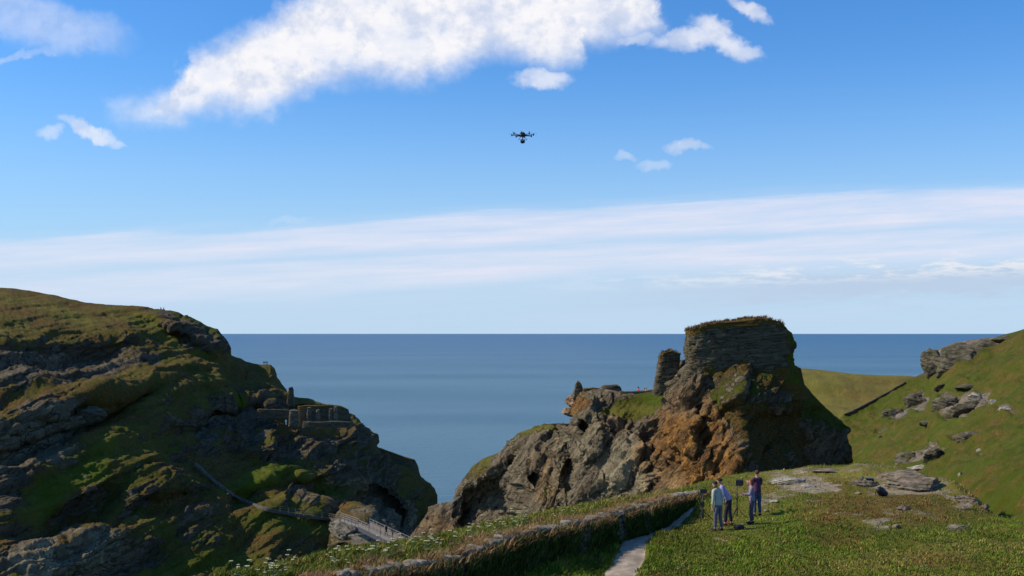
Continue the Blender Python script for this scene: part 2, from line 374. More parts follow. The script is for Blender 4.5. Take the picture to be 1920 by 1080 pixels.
# ------------------------------------------------------------------ island headland (left)
def isl_masks(PX, PY, G):
    wob = (fbm(G, 14, 4, seed=1) * 70, fbm(G, 14, 4, seed=2) * 34)
    n = fbm(G, 22, 5, .6, seed=3); n2 = fbm(G @ rotm(-26, 0) / np.array([3.5, 2, 1]), 5, 5, .6, seed=4)
    g = .66 + n * .6 + n2 * .9
    items = [(60,575,170,38,-8,.95),(90,612,140,15,12,1),(320,640,95,16,-30,.95),(470,695,75,20,-22,.9),(300,705,150,22,16,.8),
             (380,725,60,30,30,.75),(434,752,26,14,-50,1),(250,765,90,22,30,.8),(140,900,130,30,38,1),(500,893,85,28,14,1),(430,870,70,20,10,.8),
             (560,754,45,9,-12,1),(600,800,75,7,0,.95),(545,990,110,30,-8,.95),(470,1030,110,28,20,.9),(310,960,90,24,25,.7),(350,1060,110,30,10,1),
             (785,895,45,30,-42,.95),(735,855,30,12,-20,.9),(300,835,90,18,30,.75),(600,860,60,10,15,.6),(520,715,40,20,-50,.7),(450,960,60,20,10,.7),
             (230,600,60,8,-12,.8),(620,930,50,16,10,.6)]
    rocks = [(60,690,120,30,8,.0),(50,830,150,55,22,.0),(30,930,60,40,10,.05),(60,572,50,9,-6,.0),(25,583,30,8,0,.1),(140,590,40,7,-10,.1),(215,588,30,8,-5,.1),(140,1045,130,48,22,.0),(420,795,100,20,12,.0),(600,832,110,26,5,.05),
             (700,905,70,48,-40,.1),(350,620,75,20,-27,.0),(410,650,32,22,-45,.0),(230,690,60,18,0,.1),(400,965,70,20,15,.2),(690,1015,55,45,0,.0),
             (350,790,60,14,25,.1),(230,780,40,18,30,.1),(500,745,40,22,-30,.05),(580,945,60,18,8,.1),(250,1040,60,40,20,.15),(740,980,60,50,-50,.05),(280,745,50,12,20,.1)]
    A = paint(PX, PY, items, 0, wob); B = 1 - paint(PX, PY, [(*r[:5], (1 - r[5]) * .75) for r in rocks], 0, wob)
    g = np.clip(g * B + A * .75, 0, 1.2)
    rust = paint(PX, PY, [(160,745,60,14,10,.3),(640,930,60,30,20,.4),(300,900,50,12,30,.3),(180,860,40,10,20,.2)], 0, wob)
    pale = paint(PX, PY, [(60,830,130,50,22,.4),(140,1040,120,45,22,.65),(108,1040,18,40,5,1.0),(690,1015,42,36,0,.55),(585,955,60,12,8,.25),(100,700,90,12,10,.25),
                          (580,775,60,10,0,.5),(420,960,50,14,10,.3),(770,965,12,20,20,.7),(110,735,40,6,10,.35),(60,572,50,9,-6,.6),(80,588,30,8,0,.5),(260,800,50,10,20,.35),(480,870,30,8,0,.4),(640,905,50,7,15,.4)], 0, wob)
    heath = np.clip(.68 + fbm(G, 12, 4, seed=6) * 1.5, 0, 1)
    heath = heath * (1 - paint(PX, PY, [(140,900,120,26,38,1),(500,893,70,22,14,1),(350,1060,110,26,10,.8),(434,752,24,12,-50,1),(545,990,100,20,-8,.6),(320,640,90,12,-30,.7)], 0, wob))
    lush = paint(PX, PY, [(140,905,110,26,38,1),(500,893,75,20,14,1),(350,1060,110,26,10,.7),(434,752,22,12,-50,1),(545,990,100,20,-8,.6),(320,640,90,12,-30,.5),(785,895,40,22,-42,.3)], 0, wob)
    dry = np.clip(.12 + fbm(G, 9, 4, seed=7) * .8, 0, .5) + .8 * paint(PX, PY, [(60,570,200,34,-8,.45),(80,610,150,12,12,.75),(320,642,80,8,-30,.3),(455,686,60,7,-18,.5),(600,800,70,5,0,.4)], 0, wob)
    return np.stack([g, rust, pale], -1), np.stack([heath, lush, dry], -1)
def isl_disp(G, PX, PY, m1):
    rk = 1 - sstep(m1[..., 0], .35, .75)
    M = rotm(-26, 0); S = G @ M
    big = fbm(G, 46, 3, .5, seed=1) * 8.0
    st = strata(G, M, 7.5, 2) * 1.2 + fbm(S / np.array([3.0, 2.2, 1]), 7.0, 5, .6, seed=3) * .8
    lay = strata(G, M, 2.4, 5, 8.0) + fbm(S / np.array([5.0, 3.0, 1]), 1.6, 4, .65, seed=6)
    blk = fbm(G / np.array([1, 1, 1.3]), 5.0, 5, .65, seed=8) * 1.6
    far = np.clip(1.0 - ell(PX, PY, 60, 580, 200, 50, 0, .5) * .8, 0, 1)
    return (.35 + .65 * far) * (big * far + (1.9 * st + .8 * lay + .85 * blk) * (.45 + .55 * rk)) + fbm(G, 2.6, 4, .6, seed=9) * .6
isl_sil = [(-420,470),(-200,505),(0,539),(20,540),(50,545),(100,553),(130,561),(155,566),(200,571),(260,573),(300,579),(330,585),(350,591),(370,601),(390,612),(408,616),(416,627),(425,638),(431,652),(435,666),(445,670),(462,677),(478,681),(500,679),(510,681),(517,688),(521,697),(525,707),(535,722),(541,731),(552,741),(560,744),(575,745),(590,750),(605,756),(640,763),(662,775),(673,785),(680,797),(693,806),(697,815),(702,833),(706,840),(740,852),(776,864),(781,880),(786,893),(797,903),(806,908),(815,917),(820,930),(823,945),(829,1000),(850,1100),(880,1140)]
mat_isl = terrain_mat("island_rock_and_turf", rot=(0, 26, 0), s=1.5, rock=((.048,.039,.024),(.160,.130,.085)), bump=.8, gs=1.0)
island = relief('island_headland', -420, 880, 760, 460, isl_sil, [(-420,1100),(880,1160)], [0, .1, .3, .6, 1],
    [(-420,360,330,280,230,195),(0,345,305,262,228,200),(200,356,325,280,243,212),(430,372,345,310,265,230),(560,378,345,312,275,240),(690,388,360,335,290,255),(760,398,380,355,325,300),(822,405,400,395,388,380),(880,412,410,408,406,404)],
    mat_isl, isl_masks, isl_disp,
    feats=[(560,775,120,14,2,12,.4),(560,825,120,25,4,-6,.5),(420,790,90,22,12,9,.4),(330,640,100,14,-28,8,.5),(350,612,90,14,-27,-5,.5),(110,680,150,26,5,8,.5),(60,770,140,26,22,-6,.5),(60,845,120,22,22,7,.4),
           (250,720,90,20,15,-7,.5),(200,790,100,16,30,6,.4),(160,960,90,22,35,7,.5),(140,1030,110,40,22,-6,.5),(690,1010,50,50,0,-22,.5),(720,960,60,30,-40,18,.5),(330,940,80,18,15,6,.5),(520,930,120,20,8,6,.5),(600,870,60,30,10,-8,.5),(640,985,40,18,0,8,.5)],
    behind=1.5, slope_k=1.1, rf0=.32)

# ------------------------------------------------------------------ central crag
def crg_masks(PX, PY, G):
    wob = (fbm(G, 6, 4, seed=11) * 34, fbm(G, 6, 4, seed=12) * 26)
    n = fbm(G, 7, 5, .6, seed=13); nf = fbm(G, 2.2, 5, .65, seed=14)
    # right, shaded flank is heath and turf with rock showing; the left flank is bare rock
    edge = pl(PY, [(680,1300),(730,1330),(770,1345),(830,1385),(890,1420),(960,1440)])
    rf = sstep(PX + wob[0] * .6, edge - 14, edge + 14)
    g = rf * np.clip(.70 + n * .9 + nf * .5, 0, 1)
    items = [(1190,765,58,20,14,.95),(1228,742,26,12,0,1),(915,862,62,14,33,.75),(1012,812,54,11,0,1),(900,880,40,12,30,.5),(1110,742,40,10,0,.35),(1030,925,22,30,0,.35),(820,965,20,8,40,.3),(980,822,30,8,30,.6),(1545,765,60,16,-52,.9)]
    g = np.clip(np.maximum(g, paint(PX, PY, items, 0, wob)), 0, 1)
    g = g * (1 - paint(PX, PY, [(1470,740,26,14,0,.75),(1560,840,26,44,-20,.8),(1440,765,50,8,-20,.45),(1540,800,20,20,0,.5)], 0, wob))
    rust = paint(PX, PY, [(1310,850,66,96,42,1.0),(1350,900,66,24,40,1.0),(1250,905,40,30,0,.55),(1335,790,30,60,20,.9),(1300,760,30,30,0,.35),(1085,755,22,12,0,.9),(1065,770,14,12,0,.8),(1240,880,34,60,30,.6),(1150,800,40,20,40,.3),(1020,900,30,50,0,.3),(900,860,60,20,33,.35),(820,990,40,30,0,.35)], 0.0, wob)
    rust = rust * (1 - rf)
    hr = rf * paint(PX, PY, [(1500,820,80,40,-20,.8),(1430,700,90,14,0,.5),(1550,880,60,20,0,.6)], 0, wob)
    rust = np.maximum(rust, hr * .6)
    pale = paint(PX, PY, [(1180,885,50,64,10,1.0),(1120,830,46,50,0,.65),(1025,880,44,80,0,.42),(1110,775,40,30,-30,.6),(975,860,9,50,0,.9),(1040,835,20,14,0,.7),(1060,905,20,50,-15,.6),(1230,920,50,22,10,.7),(925,850,40,10,30,.3),(1390,910,24,22,0,.7),
                          (860,920,20,10,40,.3),(1270,700,36,14,0,.5),(1000,900,30,50,0,.25),(1370,880,14,40,20,.6),(1140,845,30,30,0,.5)], .06, wob)
    heath = np.clip(rf * (1.05 + n), 0, 1) * (1 - paint(PX, PY, [(1350,745,26,12,0,1),(1385,740,40,12,0,.8),(1440,705,20,10,0,.8),(1545,765,60,18,-52,.9),(1500,900,90,10,0,.6),(1330,730,30,14,0,.6)], 0, wob))
    lush = paint(PX, PY, [(1228,742,22,12,0,1),(1350,745,22,10,0,.9),(1380,742,30,8,0,.7),(1200,765,40,10,14,.6),(1545,765,60,16,-52,.25)], 0, wob)
    dry = paint(PX, PY, [(1180,770,60,14,14,.6),(915,862,60,12,33,.5),(1012,812,54,11,0,.7)], 0, wob)
    return np.stack([g, rust, pale], -1), np.stack([heath, lush, dry], -1)
def crg_disp(G, PX, PY, m1):
    rk = 1 - sstep(m1[..., 0], .4, .8)
    M = rotm(-50, 0); S = G @ M
    big = fbm(G, 16, 3, .5, seed=21) * 2.0
    st = strata(G, M, 2.6, 22, 5.0, 1.4) * .9 + fbm(S / np.array([3.2, 1.8, 1]), 2.6, 5, .65, seed=26) * .9
    blk = strata(G, M, .9, 23, 7.0, 1.6) * .55 + fbm(G / np.array([1, 1, 1.6]), 1.9, 5, .72, seed=27) * 1.25
    hol = fbm(G, 1.3, 4, .6, seed=24)
    return big + (1.0 * st + .7 * blk + .3 * hol) * (.45 + .55 * rk)
crg_sil = [(752,1060),(770,1012),(785,985),(810,950),(820,945),(835,941),(850,940),(853,920),(870,895),(885,874),(905,860),(930,850),(950,838),(963,828),(970,813),(985,807),(1003,802),(1062,803),(1069,797),(1075,778),(1080,748),(1088,735),(1115,730),(1135,730),(1165,736),(1190,738),(1225,733),(1240,718),(1262,694),(1278,676),(1292,672),(1490,684),(1502,690),(1510,720),(1525,738),(1545,760),(1565,780),(1580,790),(1587,820),(1590,860),(1593,900),(1604,1000)]
mat_crg = terrain_mat("crag_rock_and_heath", rot=(0, 50, 0), s=.7, rock=((.055,.042,.028),(.30,.235,.15)), bump=1.0)
crag = relief('castle_crag', 752, 1604, 720, 420, crg_sil, [(752,1090),(1000,1050),(1240,1000),(1400,960),(1604,1010)], [0, .1, .3, .6, 1],
    [(752,168,166,163,160,157),(850,155,153,150,146,143),(966,142,139,136,132,129),(978,136,133,128,121,116),(1060,132,129,124,117,111),(1072,124,121,116,110,106),(1160,119,115,110,105,101),(1240,115,111,107,102,97),(1300,107,104,101,97,93),(1390,104,101,98,94,90),(1500,108,106,104,102,100),(1590,118,117,116,115,114),(1604,122,121,120,119,118)],
    mat_crg, crg_masks, crg_disp,
    feats=[(1067,880,6,75,0,3.5,.5),(971,900,6,70,0,3.0,.5),(1018,880,40,60,0,-1.5,.3),(1450,742,90,34,0,-2.2,.5),(912,965,52,48,20,9,.35),(905,880,60,22,33,-4,.5),(1020,920,52,110,0,-3.5,.25),(1100,800,30,60,0,-3,.4),(1190,890,30,60,10,-2.0,.4),(1285,850,26,70,40,-1.5,.5),(1240,830,22,70,45,2.0,.5),(1345,905,50,12,38,-1.3,.4),(1000,895,8,8,0,3,.4),(1087,805,4,16,-10,2.5,.4),
           (1180,770,60,22,14,.6,.5),(1320,800,10,40,10,1.5,.5)],
    behind=.45, foot=14, slope_k=.6)

# ------------------------------------------------------------------ right hill and far headland
def hill_masks(PX, PY, G):
    wob = (fbm(G, 9, 4, seed=31) * 30, fbm(G, 9, 4, seed=32) * 16)
    n = fbm(G, 12, 5, .6, seed=33)
    g = np.clip(.98 + n * .35, 0, 1)
    g = g * (1 - paint(PX, PY, [(1735,848,50,16,15,.72),(1682,772,26,10,30,.62),(1722,750,22,16,0,.62),(1805,755,54,20,24,.72),(1775,738,20,12,0,.6),(1822,735,30,10,10,.6),(1889,768,16,8,0,.5),(1650,800,16,7,30,.5),(1838,846,10,5,0,.5),(1810,815,34,9,0,.7),(1800,650,74,14,14,.95),(1700,712,40,7,28,.9),(1640,745,50,5,28,.9)], 0, wob))
    pale = paint(PX, PY, [(1740,842,60,22,15,.12),(1800,750,60,26,20,.12)], .0, wob)
    heath = np.clip(.22 + fbm(G, 7, 5, .65, seed=34) * 1.0 + fbm(G, 2.2, 4, .6, seed=37) * 1.1, 0, 1)
    lush = np.clip(.75 + fbm(G, 16, 4, seed=35) * 1.0 + fbm(G, 2.6, 4, .6, seed=38) * .8, 0, 1) * sstep(PY, 620, 740)
    dry = np.clip(.02 + fbm(G, 10, 4, seed=36) * .5, 0, .3)
    rust = sstep(fbm(G, 5, 4, seed=39), .1, .5) * .35
    return np.stack([g, rust, pale], -1), np.stack([heath, lush, dry], -1)
def hill_disp(G, PX, PY, m1):
    rk = 1 - sstep(m1[..., 0], .4, .8)
    return fbm(G, 20, 3, .5, seed=41) * 1.6 + fbm(G, 5, 4, .55, seed=42) * .55 + ridged(G @ rotm(-40, 0) / np.array([3, 2, 1]), 4, 5, .6, seed=43) * rk * 1.4 + fbm(G, 2.0, 4, .65, seed=44) * .5 + fbm(G, 9, 4, .6, seed=45) * .9
mat_hill = terrain_mat("hill_turf", rot=(0, 30, 0), s=1.0, rock=((.05,.042,.034),(.20,.17,.13)), bump=.6, gs=.74)
hill = relief('hillside', 1560, 2500, 560, 330, [(1560,800),(1572,786),(1582,776),(1640,746),(1700,713),(1735,697),(1739,672),(1755,656),(1790,642),(1830,636),(1870,631),(1890,625),(1920,617),(2100,575),(2500,480)],
    [(1560,1010),(1700,1010),(1920,1060),(2500,1200)], [0, .25, .6, 1],
    [(1560,215,205,190,175),(1640,222,200,165,140),(1740,228,190,140,115),(1920,205,160,110,80),(2100,190,140,85,55),(2500,170,110,60,35)],
    mat_hill, hill_masks, hill_disp, behind=1.0, foot=6)
def far_masks(PX, PY, G):
    n = fbm(G, 40, 5, .6, seed=51)
    return np.stack([np.clip(1.0 + n * .3, 0, 1), n * 0, n * 0 + .1], -1), np.stack([np.clip(.30 + fbm(G, 30, 4, seed=52), 0, 1), n * 0 + .1, np.clip(.50 + n * .5, 0, 1)], -1)
mat_far = terrain_mat("far_headland_turf", s=3.0, bump=.35, gs=1.15)
far_h = relief('far_headland', 1430, 1830, 220, 120, [(1430,700),(1470,688),(1500,691),(1530,693),(1560,696),(1600,701),(1640,703),(1705,705),(1760,712),(1830,720)], [(1430,900),(1830,900)], [0, .2, .5, 1],
    [(1430,470,420,350,290),(1830,450,400,330,270)], mat_far, far_masks, lambda G, a, b, c: fbm(G, 50, 4, .5, seed=53) * 5 + fbm(G, 9, 4, .55, seed=54) * .8, behind=1.5, foot=10)

# ------------------------------------------------------------------ near plateau
edge_px = [(380,1082,26.5),(500,1066,29),(640,1047,33),(770,1018,39),(900,992,45),(1000,967,51),(1130,944,57),(1240,929,60),(1320,914,61),(1400,893,60),(1500,880,59),(1590,873,58.5),(1700,879,55),(1752,891,50.5),(1812,930,44.5),(1846,962,42),(1930,998,39.5),(2150,1000,40),(2500,1050,36)]
POLY = np.array([[P(*e).x, P(*e).y] for e in edge_px] + [[45, 10], [45, -30], [-40, -30], [-22, 0], [-12, 16]])
WALL_TOP = [(560,1100,25.6),(650,1078,26.4),(740,1062,27.4),(850,1043,28.7),(950,1006,31.4),(1040,987,33.4),(1100,975,35.3),(1180,953,39.0),(1240,937,43.5),(1285,927,48.0),(1318,924,51.5)]
WT = np.array([list(P(*p)) for p in WALL_TOP])
PATH_C = [(1120,1180,25.5,44),(1138,1120,28.5,40),(1160,1075,31.6,36),(1184,1042,34.2,30),(1190,1016,36.8,26),(1222,1001,39.4,26),(1262,986,42.6,18),(1290,968,46,12),(1310,948,50,7)]
ctrl = [(1200,1080,31),(1500,1080,31.2),(1750,1080,31.0),(1920,1080,31.5),(2300,1080,32),(1500,1500,16),(1000,1500,16),(400,1500,14.5),(2300,1500,16),
        (1165,1080,31.5),(1175,1030,34.6),(1200,1010,37.2),(1260,985,42),(1310,940,50),(1350,998,38.2),(1410,984,40.6),(1430,966,43),(1450,900,54),(1480,884,58),(1590,876,57),(1700,881,54),
        (1750,912,48),(1650,940,44),(1560,960,41.5),(1830,932,45),(1850,965,42),(1920,990,39.5),(2100,1020,37),(1650,1010,36.6),(1800,1030,34.5),(1400,1040,34.3),(1550,1040,34.6),(1300,1060,33),(1050,1080,31),(900,1120,28.5),
        (1000,1060,33.0),(1100,1035,35.0),(1180,1000,39.5),
        (500,1072,28),(400,1090,26),(640,1052,32),(770,1022,37.5),(900,996,43),(1000,972,47.5),(1130,948,53),(1240,931,57),(700,1045,31),(850,1012,35),(980,985,39.5),(1100,960,44.5),(1200,940,49)]
cp = np.array([list(P(*c)) for c in ctrl])
# each side of the wall: right side sits a wall height lower, left side is banked up to the coping
def wall_side(x, y):
    """signed distance to the wall line, + = right (path side) ; and parameter"""
    best = np.full(x.shape, 1e9); sg = np.zeros(x.shape); zt = np.zeros(x.shape)
    for a, b in zip(WT[:-1], WT[1:]):
        ex, ey = b[0] - a[0], b[1] - a[1]; L2 = ex * ex + ey * ey
        t = np.clip(((x - a[0]) * ex + (y - a[1]) * ey) / L2, 0, 1)
        dx = x - a[0] - t * ex; dy_ = y - a[1] - t * ey; d = np.hypot(dx, dy_); c = ex * dy_ - ey * dx
        m = d < best; best = np.where(m, d, best); sg = np.where(m, -np.sign(c), sg); zt = np.where(m, a[2] + t * (b[2] - a[2]), zt)
    return best * sg, zt
def tps(cpts):
    n = len(cpts); d = np.hypot(cpts[:, None, 0] - cpts[None, :, 0], cpts[:, None, 1] - cpts[None, :, 1]) + 1e-9
    Kk = d * d * np.log(d); A = np.zeros((n + 3, n + 3)); A[:n, :n] = Kk + np.eye(n) * 1.5; A[:n, n] = 1; A[:n, n + 1:] = cpts[:, :2]; A[n, :n] = 1; A[n + 1:, :n] = cpts[:, :2].T
    wv = np.linalg.solve(A, np.concatenate([cpts[:, 2], np.zeros(3)]))
    def f(x, y):
        s = wv[n] + wv[n + 1] * x + wv[n + 2] * y
        for i in range(n):
            r = np.hypot(x - cpts[i, 0], y - cpts[i, 1]) + 1e-9; s = s + wv[i] * r * r * np.log(r)
        return s
    return f
TP = tps(cp)
def poly_sd(x, y):
    """distance outside the plateau polygon (0 inside, negative margin inside)"""
    best = np.full(x.shape, 1e9); ins = np.zeros(x.shape, bool); n = len(POLY)
    for i in range(n):
        a, b = POLY[i], POLY[(i + 1) % n]; e = b - a
        t = np.clip(((x - a[0]) * e[0] + (y - a[1]) * e[1]) / (e @ e), 0, 1)
        best = np.minimum(best, np.hypot(x - a[0] - t * e[0], y - a[1] - t * e[1]))
        c = ((a[1] > y) != (b[1] > y)) & (x < (b[0] - a[0]) * (y - a[1]) / (b[1] - a[1] + 1e-12) + a[0]); ins ^= c
    return np.where(ins, -best, best)
PC = np.array([[P(p[0], p[1], p[2]).x, P(p[0], p[1], p[2]).y, p[3] / F * p[2]] for p in PATH_C])
def path_mask(x, y):
    m = np.full(x.shape, -9.0)
    for a, b in zip(PC[:-1], PC[1:]):
        e = b[:2] - a[:2]; t = np.clip(((x - a[0]) * e[0] + (y - a[1]) * e[1]) / (e @ e), 0, 1)
        d = np.hypot(x - a[0] - t * e[0], y - a[1] - t * e[1]); wd = a[2] + t * (b[2] - a[2]); m = np.maximum(m, 1 - d / wd)
    return m          # >0 inside the path
def ground_z(x, y, detail=True):
    x = np.asarray(x, float); y = np.asarray(y, float)
    z = TP(x, y)
    sd_, zt = wall_side(x, y)
    z = z + (zt - .12 - z) * np.exp(-np.maximum(-sd_, 0) / 1.6) * (sd_ < 0) * sstep(zt - z, 0.0, .25) * sstep(y, 20, 24)
    z = np.where(sd_ > 0, np.minimum(z, z + 0 * sd_), z)
    o = poly_sd(x, y); z = z - np.where(o > 0, o * o * .9 / (1 + o * .7), 0)
    if detail:
        p = np.stack([x, y, x * 0], -1); pm = np.clip(path_mask(x, y) * 4, 0, 1)
        z = z + (1 - .85 * pm) * (fbm(p, 5, 3, .5, seed=61) * .42 + fbm(p, 1.3, 4, .55, seed=62) * .12) + fbm(p, .35, 3, .5, seed=63) * .03 - pm * .07
    return np.maximum(z, -3)
def gz(x, y): return float(ground_z(np.array([x]), np.array([y]))[0])
def gmasks(PX, PY, G):
    p = G.copy(); p[..., 2] = 0
    wob = (fbm(p, 2.5, 4, seed=71) * 40, fbm(p, 2.5, 4, seed=72) * 20)
    n = fbm(p, 3, 5, .6, seed=73); nf = fbm(p, .9, 4, .6, seed=74)
    g = np.clip(1.0 + n * .2, 0, 1)
    bare = paint(PX, PY, [(1500,905,60,16,-8,.9),(1450,935,40,14,20,.55),(1590,880,100,6,0,.5),(1655,985,30,8,20,.7),(1700,910,90,22,0,.75),(1800,940,40,12,-20,.7),(1760,960,60,10,0,.4),(1400,960,40,9,0,.35),(1680,960,40,12,0,.55),(1490,880,80,6,-3,.45),(1620,900,50,8,0,.4)], 0, wob)
    bare = np.clip(bare * (1 + n * .6 + nf * .8) + .7 * sstep(n + nf * .5, .34, .52), 0, 1)
    pale = bare * .25
    heath = .85 * paint(PX, PY, [(1680,950,120,34,0,.9),(1560,960,60,30,0,.8),(1830,940,60,30,-20,.7),(1590,1010,50,20,0,.6),(1540,910,60,14,0,.6),(1760,1050,70,12,0,.5),(1440,925,60,16,0,.35),(1200,940,80,8,10,.4)], .12, wob)
    heath = np.clip(heath + n * .5 + nf * .35, 0, 1)
    lush = np.clip(paint(PX, PY, [(1500,1000,150,50,0,.9),(1300,1050,200,40,0,.8),(1050,1050,200,50,0,.9),(1500,945,60,12,0,.8),(1880,1000,90,40,0,.7),(1700,1060,200,20,0,.35)], .45, wob) + n * .4, 0, 1)
    dry = np.clip(paint(PX, PY, [(1560,892,140,16,0,.7),(1750,1040,220,16,6,.55),(1330,975,80,30,0,.35),(1800,905,80,16,-20,.6),(1000,970,200,20,12,.4),(700,1040,200,20,8,.35),(1400,920,60,20,0,.45)], .18, wob) + nf * .3, 0, 1)
    return np.stack([np.clip(g - bare * .95, 0, 1), heath * 0, pale], -1), np.stack([heath, lush, dry], -1)
def make_ground():
    W, H = 760, 520
    u = np.linspace(-640, 1600, W) / F
    d = 7.0 * (120 / 7.0) ** np.linspace(0, 1, H)
    # concentrate rows over 24..64 m
    d = np.interp(np.linspace(0, 1, H), [0, .08, .9, 1], [3, 23, 66, 120])
    Dg, Ug = np.meshgrid(d, u, indexing='ij'); X = Ug * Dg
    Z = ground_z(X, Dg)
    G = np.stack([X, Dg, Z], -1); PX = 960 + Ug * F; PY = HOR + (HC - Z) * F / Dg
    m1, m2 = gmasks(PX, PY, G)
    o = mesh_np('ground', G.reshape(-1, 3), grid_faces(H, W)[:, ::-1], mat_near, attrs={'mask': m1.reshape(-1, 3), 'mask2': m2.reshape(-1, 3)})
    tag(o, kind='structure'); return o
mat_near = terrain_mat("near_turf", rot=(0, -20, 0), s=.22, rock=((.13,.10,.065),(.26,.21,.145)), bump=.5)
ground = make_ground()
# EXTRA
# ------------------------------------------------------------------ footpath
def make_path():
    pts = [Vector((p[0], p[1], 0)) for p in PC]; wd = [p[2] for p in PC]
    L = [0.0]
    for a, b in zip(pts[:-1], pts[1:]): L.append(L[-1] + (b - a).length)
    n = 150; m = 22; s = np.linspace(0, L[-1], n)
    cx = np.interp(s, L, [p.x for p in pts]); cy = np.interp(s, L, [p.y for p in pts]); ww = np.interp(s, L, wd)
    for _ in range(10): cx[1:-1] = (cx[:-2] + 2 * cx[1:-1] + cx[2:]) / 4; cy[1:-1] = (cy[:-2] + 2 * cy[1:-1] + cy[2:]) / 4
    tx = np.gradient(cx); ty = np.gradient(cy); l = np.hypot(tx, ty); nx, ny = ty / l, -tx / l
    t = np.linspace(-1, 1, m)
    wl = ww[:, None] * (1 + .22 * gnoise(np.stack([s / 1.1, s * 0 + 3, s * 0], -1))[:, None])
    X = cx[:, None] + nx[:, None] * t * wl; Y = cy[:, None] + ny[:, None] * t * wl
    Z = ground_z(X, Y) + .055 * (1 - np.abs(t) ** 3)[None] - .02
    m_, T, b = newmat('path_dust')
    g = T.new('ShaderNodeNewGeometry').outputs['Position']
    a1 = T.noise(g, 2.2, 6, .65); a2 = T.noise(g, 14, 4, .6)
    c = T.mix(T.ss(a1, .35, .65), (.22, .17, .115), (.38, .30, .215)); c = T.mix(T.lin(a2, .45, .8, 0, .5), c, (.14, .12, .09))
    T.put(b.inputs['Base Color'], c); b.inputs['Roughness'].default_value = .95
    bp = T.new('ShaderNodeBump'); bp.inputs['Distance'].default_value = .05; bp.inputs['Strength'].default_value = .6
    T.put(bp.inputs['Height'], T.m('ADD', a1, T.m('MULTIPLY', a2, .4))); T.put(b.inputs['Normal'], bp.outputs[0])
    o = mesh_np('path', np.stack([X, Y, Z], -1).reshape(-1, 3), grid_faces(n, m), m_); tag(o, kind='structure')
make_path()

# ------------------------------------------------------------------ rocks
def ico(sub):
    bm = bmesh.new(); bmesh.ops.create_icosphere(bm, subdivisions=sub, radius=1); v = np.array([x.co[:] for x in bm.verts]); f = np.array([[q.index for q in x.verts] for x in bm.faces]); bm.free(); return v, f
ICO = {k: ico(k) for k in (2, 3, 4, 5)}
def rock_shape(size, seed, sub=4, planes=14, layers=0, tilt=0.0):
    v, f = ICO[sub]; v = v.copy(); r = np.random.RandomState(seed)
    v = np.sign(v) * np.abs(v) ** .8
    for _ in range(planes):
        n = r.normal(size=3); n /= np.linalg.norm(n); c = r.uniform(.55, .92)
        dd = np.maximum(0, v @ n - c); v -= dd[:, None] * n
    v = v + (fbm(v + seed, .9, 4, .6)[:, None]) * v * .25
    v = v * np.array(size)
    mn = min(size)
    if layers:
        S = v @ np.array(Matrix.Rotation(R(tilt), 3, 'Y')); h = mn / layers
        q = S[:, 2] / h; fr = q - np.floor(q)
        k = 1 + .13 * (sstep(fr, .0, .25) - sstep(fr, .8, 1.0)) + .10 * gnoise(np.stack([np.floor(q) * 3.7 + seed, q * 0, q * 0], -1))
        v[:, :2] *= k[:, None]
    v = v + fbm(v + seed, mn * .8, 5, .65)[:, None] * .28 * v
    return v, f
def rock_mat(name, a, b_, s, moss=.2, rust=0.0):
    m, t, b = newmat(name); g = t.new('ShaderNodeNewGeometry').outputs['Position']
    f1 = t.noise(t.mapping(g, rot=(0, 25, 0), sc=(.35, .5, 1.3)), 1.6 / s, 6, .65); f2 = t.noise(g, 3.5 / s, 6, .7); f3 = t.noise(g, .9 / s, 4, .6)
    c = t.mix(t.ss(f1, .35, .65), a, b_); c = t.mix(t.lin(f2, .55, .75, 0, .8), c, tuple(min(1, x * 1.45) for x in b_))
    c = t.mix(t.m('MULTIPLY', t.ss(f3, .42, .62), moss), c, (.075, .07, .018))
    if rust: c = t.mix(t.m('MULTIPLY', t.ss(f3, .55, .4), rust), c, (.20, .095, .035))
    t.put(b.inputs['Base Color'], c); b.inputs['Roughness'].default_value = .9; b.inputs['Specular IOR Level'].default_value = .15
    bp = t.new('ShaderNodeBump'); bp.inputs['Distance'].default_value = .5 * s; bp.inputs['Strength'].default_value = .7
    t.put(bp.inputs['Height'], t.m('ADD', f1, t.m('MULTIPLY', f2, .5))); t.put(b.inputs['Normal'], bp.outputs[0])
    return m
RM_hill = rock_mat('outcrop_rock', (.040, .034, .025), (.150, .126, .092), 1.0, .55)
RM_pale = rock_mat('pale_rock', (.16, .14, .105), (.42, .37, .29), .5, .2)
RM_near = rock_mat('slab_rock', (.085, .064, .044), (.27, .22, .165), .3, .35, .2)
bvh_hill = bvh_of(hill); bvh_ground = bvh_of(ground); bvh_isl = bvh_of(island); bvh_crag = bvh_of(crag); bvh_far = bvh_of(far_h, hill)
def place_rock(label, px, py, wpx, hpx, bvh, mat, seed, depthk=.7, rz=0, sink=.3, layers=4, sub=4, tilt=25, name='rock_outcrop', cat='rock', group=None):
    h, n = hit(bvh, px, py + hpx * .25)
    if h is None: return None
    d = h.y; a = wpx * d / F / 2; c = hpx * d / F / 2 * 1.15
    v, f = rock_shape((a, a * depthk, c), seed, sub, layers=layers, tilt=tilt)
    o = mesh_np(name, v, f, mat, smooth=False); o.location = h + Vector((0, a * depthk * .45, c * (.6 - sink))); o.rotation_euler = (0, R(-tilt * .35), R(rz))
    return tag(o, label, cat, group)
